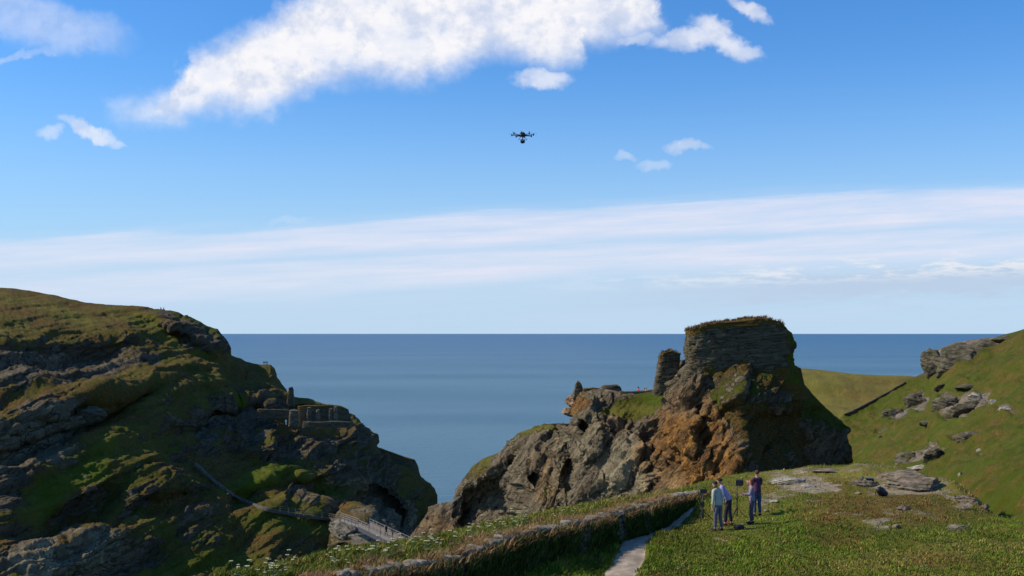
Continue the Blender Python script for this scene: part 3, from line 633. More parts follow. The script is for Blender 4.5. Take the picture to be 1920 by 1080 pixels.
hill_rocks = [
 ("jagged dark crag at the left end of the ridge above the green hillside", 1760, 674, 62, 62, RM_hill, 1),
 ("long dark rocky crest in the middle of the hillside ridge", 1800, 660, 92, 54, RM_hill, 2),
 ("low dark rocks at the upper right of the hillside ridge", 1848, 643, 76, 30, RM_hill, 3),
 ("thin line of rocks at the very top of the hillside", 1888, 631, 50, 13, RM_hill, 4),
 ("small rocks on the turf just under the left end of the ridge crag", 1766, 700, 20, 10, RM_hill, 5),
 ("leftmost grey outcrop halfway down the green hillside", 1680, 770, 42, 28, RM_hill, 6),
 ("upright grey outcrop right of the leftmost one, halfway up the hillside", 1722, 747, 46, 40, RM_hill, 7),
 ("small grey rock between the ridge and the middle outcrops", 1768, 724, 26, 14, RM_hill, 8),
 ("left block of the big outcrop in the middle of the hillside", 1776, 750, 48, 36, RM_hill, 9),
 ("largest dark slab of the big outcrop in the middle of the hillside", 1812, 762, 70, 36, RM_hill, 10),
 ("pale upper block of the big outcrop in the middle of the hillside", 1833, 742, 38, 34, RM_pale, 11),
 ("flat pale ledge above the big outcrop on the hillside", 1822, 722, 48, 9, RM_hill, 12),
 ("small round grey boulder right of the big hillside outcrop", 1863, 753, 15, 13, RM_pale, 13),
 ("pale pointed boulder near the right edge of the hillside", 1889, 765, 30, 22, RM_pale, 14),
 ("small brown rock below the leftmost hillside outcrops", 1737, 791, 28, 13, RM_hill, 15),
 ("low dark outcrop in the lower middle of the hillside", 1815, 815, 54, 20, RM_hill, 16),
 ("broad brown outcrop low on the hillside, left part", 1706, 850, 50, 34, RM_hill, 17),
 ("grey outcrop low on the hillside, right of the broad brown one", 1756, 848, 44, 34, RM_hill, 18),
 ("little pale boulder low on the right of the hillside", 1837, 843, 15, 11, RM_pale, 19),
 ("pale flat slabs at the foot of the hillside behind the knoll", 1722, 876, 60, 13, RM_pale, 20),
 ("small white boulder beyond the right end of the knoll", 1802, 887, 12, 9, RM_pale, 21),
 ("tiny grey stone left of the broad brown outcrop on the hillside", 1650, 818, 12, 9, RM_hill, 22)]
for lb, px, py, wp, hp, mt, sd_ in hill_rocks:
    place_rock(lb, px, py, wp, hp, bvh_hill, mt, 100 + sd_, rz=rng.uniform(-30, 30), sub=5, sink=.72, layers=3)
near_rocks = [
 ("pale flat slab behind the group of people, left of the knoll", 1488, 903, 60, 15, RM_pale, 1, 10),
 ("small pale slab at the right end of the flat slab behind the people", 1516, 911, 26, 9, RM_pale, 2, 0),
 ("thin rock ledge along the brow of the knoll", 1560, 884, 60, 5, RM_near, 3, 0),
 ("upper layered ledge on top of the knoll behind the black backpack", 1700, 893, 90, 20, RM_near, 4, 8),
 ("long layered brown ledge on the knoll right of the backpack", 1722, 910, 104, 30, RM_near, 5, 5),
 ("flat stone under the black camera case", 1618, 908, 50, 12, RM_near, 6, 0),
 ("reddish rock at the right end of the knoll", 1815, 937, 44, 15, RM_near, 7, -20),
 ("dark rock at the foot of the knoll's right end", 1846, 952, 20, 16, RM_near, 8, -20),
 ("small dark rock in the middle of the dry patch below the backpack", 1697, 953, 26, 12, RM_near, 9, 0),
 ("white stone in the grass below the dry patch", 1664, 989, 14, 8, RM_pale, 10, 20),
 ("grey stone right of the white stone below the dry patch", 1682, 988, 14, 9, RM_near, 11, 0),
 ("low half-buried rock in the grass below the knoll's right side", 1800, 990, 56, 9, RM_near, 12, 5),
 ("small grey stone by the path beside the standing woman's feet", 1438, 958, 12, 6, RM_pale, 13, 0),
 ("small pale stone right of the jeans-wearer's feet", 1452, 940, 16, 6, RM_pale, 14, 0),
 ("flat brown stone left of the backpack", 1612, 925, 14, 6, RM_near, 15, 0)]
for lb, px, py, wp, hp, mt, sd_, tl in near_rocks:
    place_rock(lb, px, py, wp, hp, bvh_ground, mt, 200 + sd_, depthk=.9, rz=rng.uniform(-15, 15), layers=3, tilt=tl, sub=5 if wp > 30 else 4, sink=.35)
isl_rocks = [
 ("white boulder at the right edge of the bright meadow on the headland", 161, 893, 8, 6, RM_pale, 1),
 ("pale blocky boulder on the headland slope under the bright meadow", 150, 935, 14, 9, RM_hill, 2),
 ("brown blocky outcrop on the left headland below its upper rock band", 165, 780, 50, 34, RM_hill, 3),
 ("rocky head at the bottom end of the dark headland beside the bridge", 688, 1012, 66, 56, RM_hill, 4)]
for lb, px, py, wp, hp, mt, sd_ in isl_rocks[:3]:
    place_rock(lb, px, py, wp, hp, bvh_isl, mt, 300 + sd_, sub=4)
for lb, px, py, wp, hp, d, sd_ in [("overhanging orange rock head on the crag's left corner", 1076, 752, 44, 26, 127, 41), ("lower orange lip of the overhang on the crag's left corner", 1066, 773, 24, 18, 126.5, 42)]:
    v, f = rock_shape((wp * d / F / 2, 1.6, hp * d / F / 2), sd_, 5, layers=4, tilt=15)
    o = mesh_np('rock_outcrop', v, f, rock_mat('overhang_rock', (.15, .10, .06), (.36, .24, .14), .6, .1, .4), smooth=False); o.location = P(px, py, d); tag(o, lb, 'rock')

# ------------------------------------------------------------------ blades
def blade_mat(name, rough=.85):
    m, t, b = newmat(name); A = t.new('ShaderNodeVertexColor'); A.layer_name = 'col'
    t.put(b.inputs['Base Color'], A.outputs[0]); b.inputs['Roughness'].default_value = rough; b.inputs['Specular IOR Level'].default_value = .1
    return m
BM = blade_mat('grass_blades')
def blades(name, base, h, w, lean, col, seed, mat=BM, parent=None):
    r = np.random.RandomState(seed); n = len(base); a = r.uniform(0, 2 * math.pi, n)
    h = h * r.uniform(.55, 1.3, n); w = w * r.uniform(.6, 1.3, n); side = np.stack([np.cos(a), np.sin(a), a * 0], -1) * w[:, None] / 2
    wind = np.array([.45, .05, 0]); dr = r.normal(size=(n, 3)) * lean; dr[:, 2] = 0; dr += wind * lean
    mid = base + (dr * .4 + [0, 0, .6]) * h[:, None]; tip = base + (dr + [0, 0, 1.0]) * h[:, None]; base = base - [0, 0, .03]
    co = np.stack([base - side, base + side, mid + side * .7, mid - side * .7, tip], 1).reshape(-1, 3)
    i = np.arange(n) * 5; q = np.stack([i, i + 1, i + 2, i + 3], -1); t = np.stack([i + 3, i + 2, i + 4, i + 4], -1)
    me_co = co; tri = np.concatenate([np.stack([i, i + 1, i + 2], -1), np.stack([i, i + 2, i + 3], -1), np.stack([i + 3, i + 2, i + 4], -1)])
    cc = np.repeat(col, 5, 0)
    return mesh_np(name, me_co, tri, mat, parent, smooth=False, attrs={'col': cc})
def scatter(n, x0, x1, d0, d1, seed):
    r = np.random.RandomState(seed); inv = r.uniform(1 / d1, 1 / d0, n); d = 1 / inv; px = r.uniform(x0, x1, n)
    x = (px - 960) / F * d; return x, d
def make_grass():
    x, y = scatter(330000, -40, 1960, 27.5, 63, 5)
    o = poly_sd(x, y) < .9; x, y = x[o], y[o]
    z = ground_z(x, y); px = 960 + x / y * F; py = HOR + (HC - z) * F / y
    G = np.stack([x, y, z], -1); m1, m2 = gmasks(px, py, G); r = np.random.RandomState(9)
    pm = path_mask(x, y); keep = (pm < -.02 + .25 * (gnoise(G * .8) > .1)) & (r.uniform(0, 1, len(x)) < np.clip(m1[:, 0] * 1.15 - .12, .03, 1)) & (py < 1110)
    sd_, zt = wall_side(x, y); keep &= ~((np.abs(sd_ - .1) < .34) & (y < 50))
    x, y, z, G, m1, m2, px, py, sd_ = [q[keep] for q in (x, y, z, G, m1, m2, px, py, sd_)]
    cl = fbm(G * [1, 1, 0], 1.1, 4, .6, seed=81)
    h = .040 + .10 * np.clip(cl + .1, 0, 1) + .06 * m2[:, 1] * np.clip(cl + .3, 0, 1)
    for fx, fy in ((1347, 995), (1410, 982), (1318, 977), (1382, 972), (1386, 993), (1630, 905), (1653, 931)): h = h * (1 - .6 * np.exp(-((px - fx) / 40) ** 2 - ((py - fy) / 14) ** 2))
    h = h + .16 * np.exp(-np.abs(sd_) / 1.2) * (y < 50) + .12 * (sd_ < 0) * np.clip(cl + .5, 0, 1)
    base = np.array([.110, .122, .016]); lush = np.array([.095, .160, .010]); dry = np.array([.30, .22, .065]); hea = np.array([.17, .085, .030])
    u = r.uniform(0, 1, (len(x), 1)); c = base * (1 - m2[:, 1:2]) + lush * m2[:, 1:2]
    pick = (r.uniform(0, 1, len(x)) < .65 * m2[:, 2]).astype(float)[:, None]; c = c * (1 - pick) + dry * pick
    pick = (r.uniform(0, 1, len(x)) < .85 * m2[:, 0]).astype(float)[:, None]; c = c * (1 - pick) + hea * pick
    c = c * (.5 + .9 * u) * np.clip(1 + .9 * cl[:, None] + .8 * fbm(G * [1, 1, 0], 4.5, 4, .6, seed=82)[:, None], .35, 1.8); g = G.copy(); g[:, 2] = z
    tag(blades('grass', g, h, .026, .55, c, 3), 'green and straw coloured grass covering the near bank and knoll', 'grass', kind='stuff')
    # reddish seeding grass on the bank behind the wall
    x, y = scatter(60000, 560, 1290, 25, 58, 15); o = poly_sd(x, y) < 1.0; x, y = x[o], y[o]
    sd_, zt = wall_side(x, y); G = np.stack([x, y, x * 0], -1); nn = fbm(G, 1.8, 4, .6, seed=83)
    k = (sd_ < -.12) & (sd_ > -2.6) & (nn + .55 * np.exp(sd_ / 1.0) > .18); x, y, nn = x[k], y[k], nn[k]; z = ground_z(x, y)
    r = np.random.RandomState(4); u = r.uniform(0, 1, (len(x), 1)); c = (np.array([.26, .12, .065]) * u + np.array([.34, .21, .10]) * (1 - u)) * r.uniform(.7, 1.25, (len(x), 1))
    tag(blades('seed_grass', np.stack([x, y, z], -1), .30, .022, .45, c, 6), 'pinkish seeding grass along the bank behind the dry-stone wall', 'grass', kind='stuff')
make_grass()
def wall_cover():
    L = np.concatenate([[0], np.cumsum(np.hypot(np.diff(WT[:, 0]), np.diff(WT[:, 1])))]); r = np.random.RandomState(21); n = 26000
    s = r.uniform(0, L[-1] * .97, n); p = np.stack([np.interp(s, L, WT[:, k]) for k in range(3)], -1); q = np.stack([np.interp(s + .2, L, WT[:, k]) for k in range(3)], -1); d = q - p; d[:, 2] = 0; d /= np.linalg.norm(d, axis=1)[:, None] + 1e-9
    nm = np.stack([d[:, 1], -d[:, 0], d[:, 0] * 0], -1); near = 1 - s / L[-1]
    k = (gnoise(np.stack([s / 1.5, s * 0 + 4, s * 0], -1)) + .15 + .4 * near) > r.uniform(-.2, 1.0, n)
    p, nm, s, near = p[k], nm[k], s[k], near[k]; n = len(p); drop_ = r.uniform(0, 1, n) ** 1.3 * 1.0
    g = TP(p[:, 0], p[:, 1]); drop_ = np.minimum(drop_, np.maximum(p[:, 2] - g, 0))
    p = p + nm * (.42 + .10 * drop_ + r.uniform(-.05, .12, n))[:, None]; p[:, 2] -= drop_ + .05
    u = r.uniform(0, 1, (n, 1)); c = np.array([.050, .072, .012]) * (.5 + u); tp = (drop_ < .22)[:, None] & (r.uniform(0, 1, (n, 1)) < .6); c = np.where(tp, np.array([.26, .15, .07]) * (.7 + .5 * u), c)
    tag(blades('wall_plants', p, np.full(n, .20), .035, .6, c, 22), 'dark grass and creeping plants growing over the face of the dry-stone wall', 'plants', kind='stuff')
    # tufts flopping over the coping
    s = r.uniform(0, L[-1] * .75, 15000); k = gnoise(np.stack([s / .9, s * 0 + 9, s * 0], -1)) > .02; s = s[k]; p = np.stack([np.interp(s, L, WT[:, k]) for k in range(3)], -1); n = len(s)
    p[:, :2] += r.normal(size=(n, 2)) * .13; p[:, 2] -= .02; u = r.uniform(0, 1, (n, 1)); c = (np.array([.26, .12, .065]) * u + np.array([.30, .22, .08]) * (1 - u)) * r.uniform(.7, 1.2, (n, 1))
    tag(blades('coping_grass', p, np.full(n, .21), .022, .7, c, 23), 'reddish grass flopping over the coping of the dry-stone wall', 'grass', kind='stuff')
wall_cover()

# ------------------------------------------------------------------ dry-stone wall beside the path
def stones(specs, seed, sub=2):
    v0, f0 = ICO[sub]; r = np.random.RandomState(seed); V_, F_ = [], []
    for k, (c, s, rz, tl) in enumerate(specs):
        v = np.sign(v0) * np.abs(v0) ** .55; v = v * (1 + .16 * gnoise(v0 * 1.3 + r.uniform(0, 99))[:, None]) * np.array(s)
        M = np.array(Matrix.Rotation(rz, 3, 'Z') @ Matrix.Rotation(tl, 3, 'X')); V_.append(v @ M.T + np.array(c)); F_.append(f0 + k * len(v0))
    return np.concatenate(V_), np.concatenate(F_)
def make_wall():
    L = np.concatenate([[0], np.cumsum(np.hypot(np.diff(WT[:, 0]), np.diff(WT[:, 1])))]); r = random.Random(5)
    w0 = empty('stone_wall', WT[4], 0, 'dry-stone wall with pale coping running beside the dusty path', 'wall')
    def at(s): return np.array([np.interp(s, L, WT[:, k]) for k in range(3)])
    face, cope = [], []
    s = 0.0
    while s < L[-1] - .1:
        l = r.uniform(.16, .34); p = at(s + l / 2); q = at(s + l / 2 + .1); rz = math.atan2(q[1] - p[1], q[0] - p[0])
        nrm = np.array([math.sin(rz), -math.cos(rz), 0]); g = float(TP(np.array([p[0]]), np.array([p[1]]))[0]); hgt = max(.0, p[2] - g)
        if hgt > .1 and r.random() < .85:
            cope.append((p + nrm * .10 + np.array([0, 0, r.uniform(-.05, .05)]), (l * .55, r.uniform(.20, .28), r.uniform(.07, .13)), rz + r.uniform(-.2, .2), r.uniform(-.15, .15)))
        z = p[2] - .13
        while z > g - .15:
            hh = r.uniform(.05, .09); face.append((np.array([p[0], p[1], z - hh]) + nrm * (.22 + r.uniform(-.03, .04) + (p[2] - z) * .08), (l * .55, .16, hh), rz, r.uniform(-.1, .1))); z -= hh * 1.9
        s += l * .95
    loc = np.array(w0.location)
    v, f = stones(face, 1); mesh_np('stone_face', v - loc, f, rock_mat('wall_stone', (.06, .055, .042), (.17, .15, .115), .12, .6), w0, smooth=False)
    v, f = stones(cope, 2); mesh_np('coping', v - loc, f, rock_mat('coping_stone', (.10, .085, .06), (.34, .29, .23), .12, .25), w0, smooth=False)
make_wall()

# ------------------------------------------------------------------ hogweed
def box(bm, c, s, rot=None):
    r = bmesh.ops.create_cube(bm, size=1); bmesh.ops.scale(bm, vec=s, verts=r['verts'])
    if rot is not None: bmesh.ops.rotate(bm, matrix=rot, verts=r['verts'])
    bmesh.ops.translate(bm, vec=c, verts=r['verts']); return r['verts']
def tube(bm, a, b, r0, r1=None, seg=8):
    a, b = Vector(a), Vector(b); r1 = r0 if r1 is None else r1; d = b - a
    r = bmesh.ops.create_cone(bm, cap_ends=True, segments=seg, radius1=r0, radius2=r1, depth=d.length)
    bmesh.ops.rotate(bm, matrix=d.to_track_quat('Z', 'Y').to_matrix(), verts=r['verts']); bmesh.ops.translate(bm, vec=(a + b) / 2, verts=r['verts'])
def ball(bm, c, s, sub=2):
    r = bmesh.ops.create_icosphere(bm, subdivisions=sub, radius=1); bmesh.ops.scale(bm, vec=s, verts=r['verts']); bmesh.ops.translate(bm, vec=c, verts=r['verts']); return r['verts']
def fin(bm, name, mat, parent=None, smooth=False, bevel=0):
    if bevel:
        bmesh.ops.bevel(bm, geom=bm.edges[:], offset=bevel, segments=1, affect='EDGES')
    me = bpy.data.meshes.new(name); bm.to_mesh(me); bm.free(); me.materials.append(mat)
    if smooth: me.polygons.foreach_set('use_smooth', [True] * len(me.polygons))
    o = bpy.data.objects.new(name, me); link(o); o.parent = parent; return o
M_stem = simple('hogweed_stem', (.09, .12, .03)); M_umb = simple('hogweed_flower', (.42, .42, .24), .8)
def hog_proto(seed):
    r = random.Random(seed); e = empty('hogweed_plant', (0, 0, 0)); bm = bmesh.new()
    n = r.randint(2, 4)
    for k in range(n):
        a = r.uniform(0, 6.28); h = r.uniform(.5, .9); fl = bmesh.new(); t = Vector((math.cos(a) * .16, math.sin(a) * .16, h)); tube(bm, (0, 0, -.05), t, .010, .006, 5)
        for q in range(9):
            b = 6.28 * q / 9; rr = .055 if q else 0; u = t + Vector((math.cos(b) * rr, math.sin(b) * rr, .06 - rr * .25)); tube(bm, t, u, .003, .003, 3); ball(fl, u, (.034, .034, .012), 1)
        fin(fl, 'flower_head', M_umb, e)
    for k in range(5):
        a = r.uniform(0, 6.28); l = r.uniform(.15, .28); z = r.uniform(.05, .3); x = Vector((math.cos(a), math.sin(a), .25)); y = Vector((-math.sin(a), math.cos(a), 0)) * .07
        vs_ = [bm.verts.new(p) for p in (Vector((0, 0, z)), Vector((0, 0, z)) + x * l * .5 + y, Vector((0, 0, z)) + x * l, Vector((0, 0, z)) + x * l * .5 - y)]; bm.faces.new(vs_)
    fin(bm, 'stem', M_stem, e); return e
protos = [hog_proto(s) for s in range(4)]; used = [False] * 4
hog_g = {'bank': ('white-flowered hogweed on the grassy bank left of the wall', 'hogweed on the bank behind the wall'),
         'face': ('white-flowered hogweed growing against the shaded face of the dry-stone wall', 'hogweed against the wall face'),
         'turf': ('small white wildflower clump in the turf below the people', 'wildflowers in the near turf')}
def hog(px, py, kind, sc):
    h, n = hit(bvh_ground, px, py)
    if h is None: return
    k = rng.randrange(4); src = protos[k]
    if not used[k]: o = src; used[k] = True
    else:
        o = src.copy(); link(o)
        for ch in list(src.children):
            c = ch.copy(); link(c); c.parent = o
    o.location = h; o.rotation_euler = (0, 0, rng.uniform(0, 6.28)); o.scale = (sc,) * 3
    tag(o, hog_g[kind][0], 'wildflower', hog_g[kind][1])
for _ in range(85):
    t = rng.random() ** .8; px = 430 + t * 700 + rng.uniform(-20, 20); lo_ = np.interp(px, [430, 640, 770, 900, 1000, 1130], [1085, 1052, 1026, 1000, 975, 952]); hi_ = np.interp(px, [430, 640, 850, 950, 1130], [1110, 1085, 1040, 1008, 966])
    if px > 1000 and rng.random() < .6: continue
    hog(px, lo_ + (hi_ - lo_) * rng.random() * .8 + 3, 'bank', rng.uniform(.40, .75))
for px, py in [(1128,995),(1137,1000),(1146,990),(1152,1001),(1140,988),(1158,992),(948,1052),(955,1058),(962,1050),(970,1056),(944,1044),(1018,1046),(1026,1052)]: hog(px, py + 10, 'face', rng.uniform(.45, .7))
for px, py in [(1277,1062),(1284,1070),(1292,1058),(1268,1074),(1458,1031),(1696,1052),(1702,1056),(1720,1048),(1728,1070),(1734,1066),(1740,1070),(1500,1040)]: hog(px, py + 4, 'turf', rng.uniform(.2, .32))

# ------------------------------------------------------------------ ruined masonry
M_ruin = terrain_mat('ruin_masonry', rot=(0, 4, 0), s=.22, rock=((.042, .037, .021), (.190, .158, .096)), bump=1.0)
M_ruin2 = terrain_mat('headland_masonry', rot=(0, 0, 0), s=.4, rock=((.09, .07, .045), (.25, .205, .14)), bump=.8)
def ring_block(name, L, Rr, top, base_py, d, thick, mat, rows=90, seg=140, amp=.12, cap=.08, turf=.93, ivy=None, boxy=.35, yaw=0.0, course=.32, base_veg=0):
    th = np.linspace(0, 2 * math.pi, seg, endpoint=False); sx = np.sign(np.cos(th)) * np.abs(np.cos(th)) ** boxy; sy = np.sign(np.sin(th)) * np.abs(np.sin(th)) ** boxy
    t = np.concatenate([np.linspace(0, 1, rows), np.ones(8)]); sh = np.concatenate([np.ones(rows), np.linspace(.93, .03, 8)])
    Lt = np.interp(t, *zip(*L)); Rt = np.interp(t, *zip(*Rr)); cxp = (Lt + Rt) / 2; hw = (Rt - Lt) / 2
    px = cxp[:, None] + hw[:, None] * sx[None] * (sh[:, None] * .98 + .02 * sh[:, None]); tp = pl(px, top)
    py = base_py + t[:, None] * (tp - base_py)
    X = (px - 960) / F * d; Y = d + thick * (sy[None] * sh[:, None] + 1) / 2 + (X - X.mean()) * math.tan(R(yaw)); Z = HC - (py - HOR) / F * d + (1 - sh[:, None]) * cap
    G = np.stack([X, Y, Z], -1); H = len(t)
    c = np.stack([np.repeat(X.mean(1), seg).reshape(H, seg), np.repeat(Y.mean(1), seg).reshape(H, seg), Z], -1); n = G - c; n[..., 2] = 0; n /= np.linalg.norm(n, axis=-1, keepdims=True) + 1e-9
    Q = G / np.array([2.2, 2.2, 1]); dsp = amp * (1.3 * fbm(G / np.array([1, 1, .8]), 1.6, 5, .65, seed=92) + .38 * strata(G, rotm(-3, 0), course * .6, 93, 3.0, 1.6) + .5 * fbm(G, .5, 4, .65, seed=98) + .6 * fbm(Q, course * .6, 3, .6, seed=91))
    G = G + n * dsp[..., None]; G[..., 2] += (fbm(G, .8, 4, .6, seed=94) * amp * 1.6) * sstep(t, .8, 1)[:, None]
    gm = sstep(np.broadcast_to(t[:, None], px.shape) + fbm(G, .8, 3, seed=95) * .10, turf - .03, turf + .03)
    if base_veg: gm = np.maximum(gm, .9 * (1 - sstep(np.broadcast_to(t[:, None], px.shape) + fbm(G, 1.6, 4, .6, seed=99) * .30, base_veg - .08, base_veg + .08)) * sstep(px, 1300, 1345))
    if seg > 200: gm = np.maximum(gm, .62 * sstep(fbm(G / np.array([2, 2, 1]), .9, 5, .6, seed=101), .02, .45))
    lush = np.zeros_like(gm)
    if ivy is not None: iv = sstep(px + fbm(G, .9, 3, seed=96) * 26, *ivy) * (t[:, None] > .25); gm = np.maximum(gm, iv * .85); lush = iv
    m1 = np.stack([gm, gm * 0, np.clip(fbm(G, .9, 3, seed=97) * .5, 0, .4)], -1); m2 = np.stack([np.clip((gm - lush) * 1.3, 0, 1), lush * .6, gm * .05], -1)
    i = np.arange(H * seg).reshape(H, seg); nx = np.roll(i, -1, 1); f = np.stack([i[:-1], nx[:-1], nx[1:], i[1:]], -1).reshape(-1, 4)
    org = np.array([X[0].mean(), Y[0].mean(), Z[0].min()])
    o = mesh_np(name, G.reshape(-1, 3) - org, f, mat, attrs={'mask': m1.reshape(-1, 3), 'mask2': m2.reshape(-1, 3)}); o.location = org
    return o, G
def turf_on(o, G, n, h, col, seed, side=None):
    r = np.random.RandomState(seed); top = G[-10:].reshape(-1, 3); p = top[r.randint(0, len(top), n)] + r.normal(size=(n, 3)) * [.06, .06, .02]
    c = np.array(col) * r.uniform(.6, 1.35, (n, 1)); b = blades('turf_fringe', p - np.array(o.location), h, .05, .6, c, seed, parent=o); b['kind'] = 'stuff'
tw, G = ring_block('ruined_tower', [(0,1272),(.2,1278),(.38,1286),(.5,1294),(.75,1290),(1,1294)], [(0,1520),(.3,1506),(.42,1502),(.55,1493),(.7,1492),(.85,1497),(.94,1490),(1,1470)],
    [(1280,622),(1292,620),(1302,616),(1320,611),(1345,605),(1372,604),(1400,600),(1420,598),(1442,597),(1460,603),(1476,611),(1490,624),(1500,640)], 750, 102.6, 3.2, M_ruin, rows=150, seg=240, amp=.21, ivy=(1470, 1494), course=.34, base_veg=.40)
tag(tw, 'massive ruined gatehouse tower block capped with brown turf on top of the crag', 'ruin'); turf_on(tw, G, 2600, .22, (.16, .085, .03), 1)
o, G = ring_block('ruined_wall', [(0,1226),(.5,1230),(1,1238)], [(0,1276),(.4,1276),(1,1275)], [(1226,690),(1235,674),(1245,662),(1260,658),(1274,664)], 742, 108, 1.4, M_ruin, rows=80, seg=90, amp=.14, course=.26)
tag(o, 'narrow free-standing stub of wall left of the tower on the crag', 'ruin'); turf_on(o, G, 260, .2, (.14, .08, .03), 2)
o, G = ring_block('ruined_wall', [(0,1074),(1,1079)], [(0,1098),(1,1091)], [(1077,724),(1084,715),(1090,720),(1096,730)], 745, 124, 1.0, M_ruin, rows=40, seg=50, amp=.12)
tag(o, 'small dark pinnacle of masonry at the left corner of the crag top', 'ruin')
o, G = ring_block('ruined_wall', [(0,1092),(1,1094)], [(0,1128),(1,1126)], [(1092,729),(1126,728)], 748, 122.5, .7, M_ruin, rows=30, seg=80, amp=.08)
tag(o, 'low dark wall just right of the pinnacle on the crag top', 'ruin')
o, G = ring_block('ruined_wall', [(0,1122),(1,1128)], [(0,1170),(1,1165)], [(1124,727),(1135,723),(1160,723),(1168,730)], 744, 121, 1.2, M_ruin2, rows=30, seg=80, amp=.08)
tag(o, 'squat pale wall block in the middle of the crag top', 'ruin')
o, G = ring_block('ruined_wall', [(0,1160),(1,1162)], [(0,1236),(1,1234)], [(1160,734),(1190,735),(1234,731)], 748, 118, .8, M_ruin2, rows=24, seg=110, amp=.06)
tag(o, 'long low parapet wall with visitors behind it left of the wall stub', 'ruin')
o, G = ring_block('ruined_wall', [(0,1008),(1,1010)], [(0,1070),(1,1067)], [(1008,800),(1020,797),(1050,795),(1070,795)], 818, 130.5, .8, M_ruin, rows=26, seg=90, amp=.06, turf=2)
tag(o, 'dark lower parapet on the ledge left of the crag', 'ruin')
# ruins on the headland terrace
for i_, (nm, lb, L, Rr, tp, bp_, d, th_, m_) in enumerate([
  ('ruined_wall', 'dark back wall of the roofless ruin on the headland terrace', [(0,556),(1,558)], [(0,664),(1,652)], [(556,762),(575,760),(600,761),(618,759),(640,762),(655,770),(664,778)], 800, 330, 1.5, M_ruin),
  ('ruined_wall', 'low plinth wall along the front of the roofless ruin on the headland', [(0,566),(1,568)], [(0,660),(1,658)], [(566,790),(600,792),(630,790),(660,792)], 802, 318, 1.2, M_ruin),
  ('ruined_pier', 'leftmost pale stone pier of the roofless ruin on the headland', [(0,574),(1,576)], [(0,584),(1,582)], [(570,764),(590,765)], 792, 322, 1.6, M_ruin2),
  ('ruined_pier', 'second pale stone pier from the left of the roofless ruin', [(0,591),(1,593)], [(0,600),(1,598)], [(590,768),(602,769)], 792, 322, 1.6, M_ruin2),
  ('ruined_pier', 'third pale stone pier of the roofless ruin beside the rightmost one', [(0,616),(1,617)], [(0,623),(1,622)], [(610,766),(624,767)], 792, 322, 1.6, M_ruin2),
  ('ruined_pier', 'rightmost pale stone pier of the roofless ruin on the headland', [(0,625),(1,626)], [(0,633),(1,631)], [(620,762),(634,763)], 792, 322, 1.6, M_ruin2),
  ('ruined_wall', 'square pale end block at the left end of the headland ruin', [(0,540),(1,542)], [(0,557),(1,556)], [(538,770),(550,769),(558,771)], 800, 320, 3.0, M_ruin2),
  ('ruined_wall', 'gabled fragment above the left end of the headland ruin', [(0,536),(.5,538),(1,541)], [(0,552),(1,549)], [(536,735),(541,727),(547,726),(552,738)], 762, 345, 1.5, M_ruin),
  ('ruined_wall', 'small pale ruined corner left of the headland ruin near the cave mouth', [(0,503),(1,505)], [(0,540),(1,512)], [(503,746),(508,743),(520,750),(540,760)], 768, 340, 1.5, M_ruin2),
  ('terrace_wall', 'long low terrace wall leading left from the headland ruin', [(0,478),(1,482)], [(0,542),(1,542)], [(452,768),(480,767),(510,768),(542,769)], 784, 322, 1.2, M_ruin),
  ('parapet_wall', 'sloping dark parapet wall at the seaward tip of the headland', [(0,700),(1,704)], [(0,784),(1,778)], [(700,836),(704,838),(716,842),(740,851),(760,858),(777,862),(782,866)], 892, 386, 1.4, M_ruin)]):
    o, G = ring_block(nm, L, Rr, tp, bp_, d, th_, m_, rows=30, seg=70, amp=.14, turf=.9 if i_ in (0, 10) else 2, course=.6, cap=.1)
    tag(o, lb, 'ruin', 'pale piers of the headland ruin' if nm == 'ruined_pier' else None)
# boundary wall running down the edge of the green hillside
def ribbon_wall(name, pts, bvh, hgt, th_, mat, amp=.12, seed=0):
    hs = []
    for a, b in zip(pts[:-1], pts[1:]):
        for k in range(12):
            px = a[0] + (b[0] - a[0]) * k / 12; py = a[1] + (b[1] - a[1]) * k / 12; h, n = hit(bvh, px, py)
            if h is not None: hs.append(h)
    hs = np.array([list(h) for h in hs])
    for _ in range(6): hs[1:-1] = (hs[:-2] + 2 * hs[1:-1] + hs[2:]) / 4
    tn = np.gradient(hs, axis=0); tn[:, 2] = 0; tn /= np.linalg.norm(tn, axis=1, keepdims=True) + 1e-9; nn = np.stack([tn[:, 1], -tn[:, 0], tn[:, 0] * 0], -1)
    prof = [(-th_ / 2, -.5), (-th_ / 2, hgt * .5), (-th_ / 2, hgt), (0, hgt * 1.1), (th_ / 2, hgt), (th_ / 2, hgt * .5), (th_ / 2, -.5)]
    G = np.stack([hs + nn * a + np.array([0, 0, b]) for a, b in prof], 0); G = G + fbm(G, .9, 3, seed=seed)[..., None] * amp
    m1 = np.zeros((G.shape[0] * G.shape[1], 3)); o = mesh_np(name, G.reshape(-1, 3) - hs[0], grid_faces(*G.shape[:2]), mat, attrs={'mask': m1, 'mask2': m1}); o.location = hs[0]; return o
o = ribbon_wall('boundary_wall', [(1586,780),(1610,768),(1640,752),(1665,738),(1700,718)], bvh_hill, .45, .5, M_ruin); tag(o, 'dark stone boundary wall running along the edge of the green hillside', 'wall')

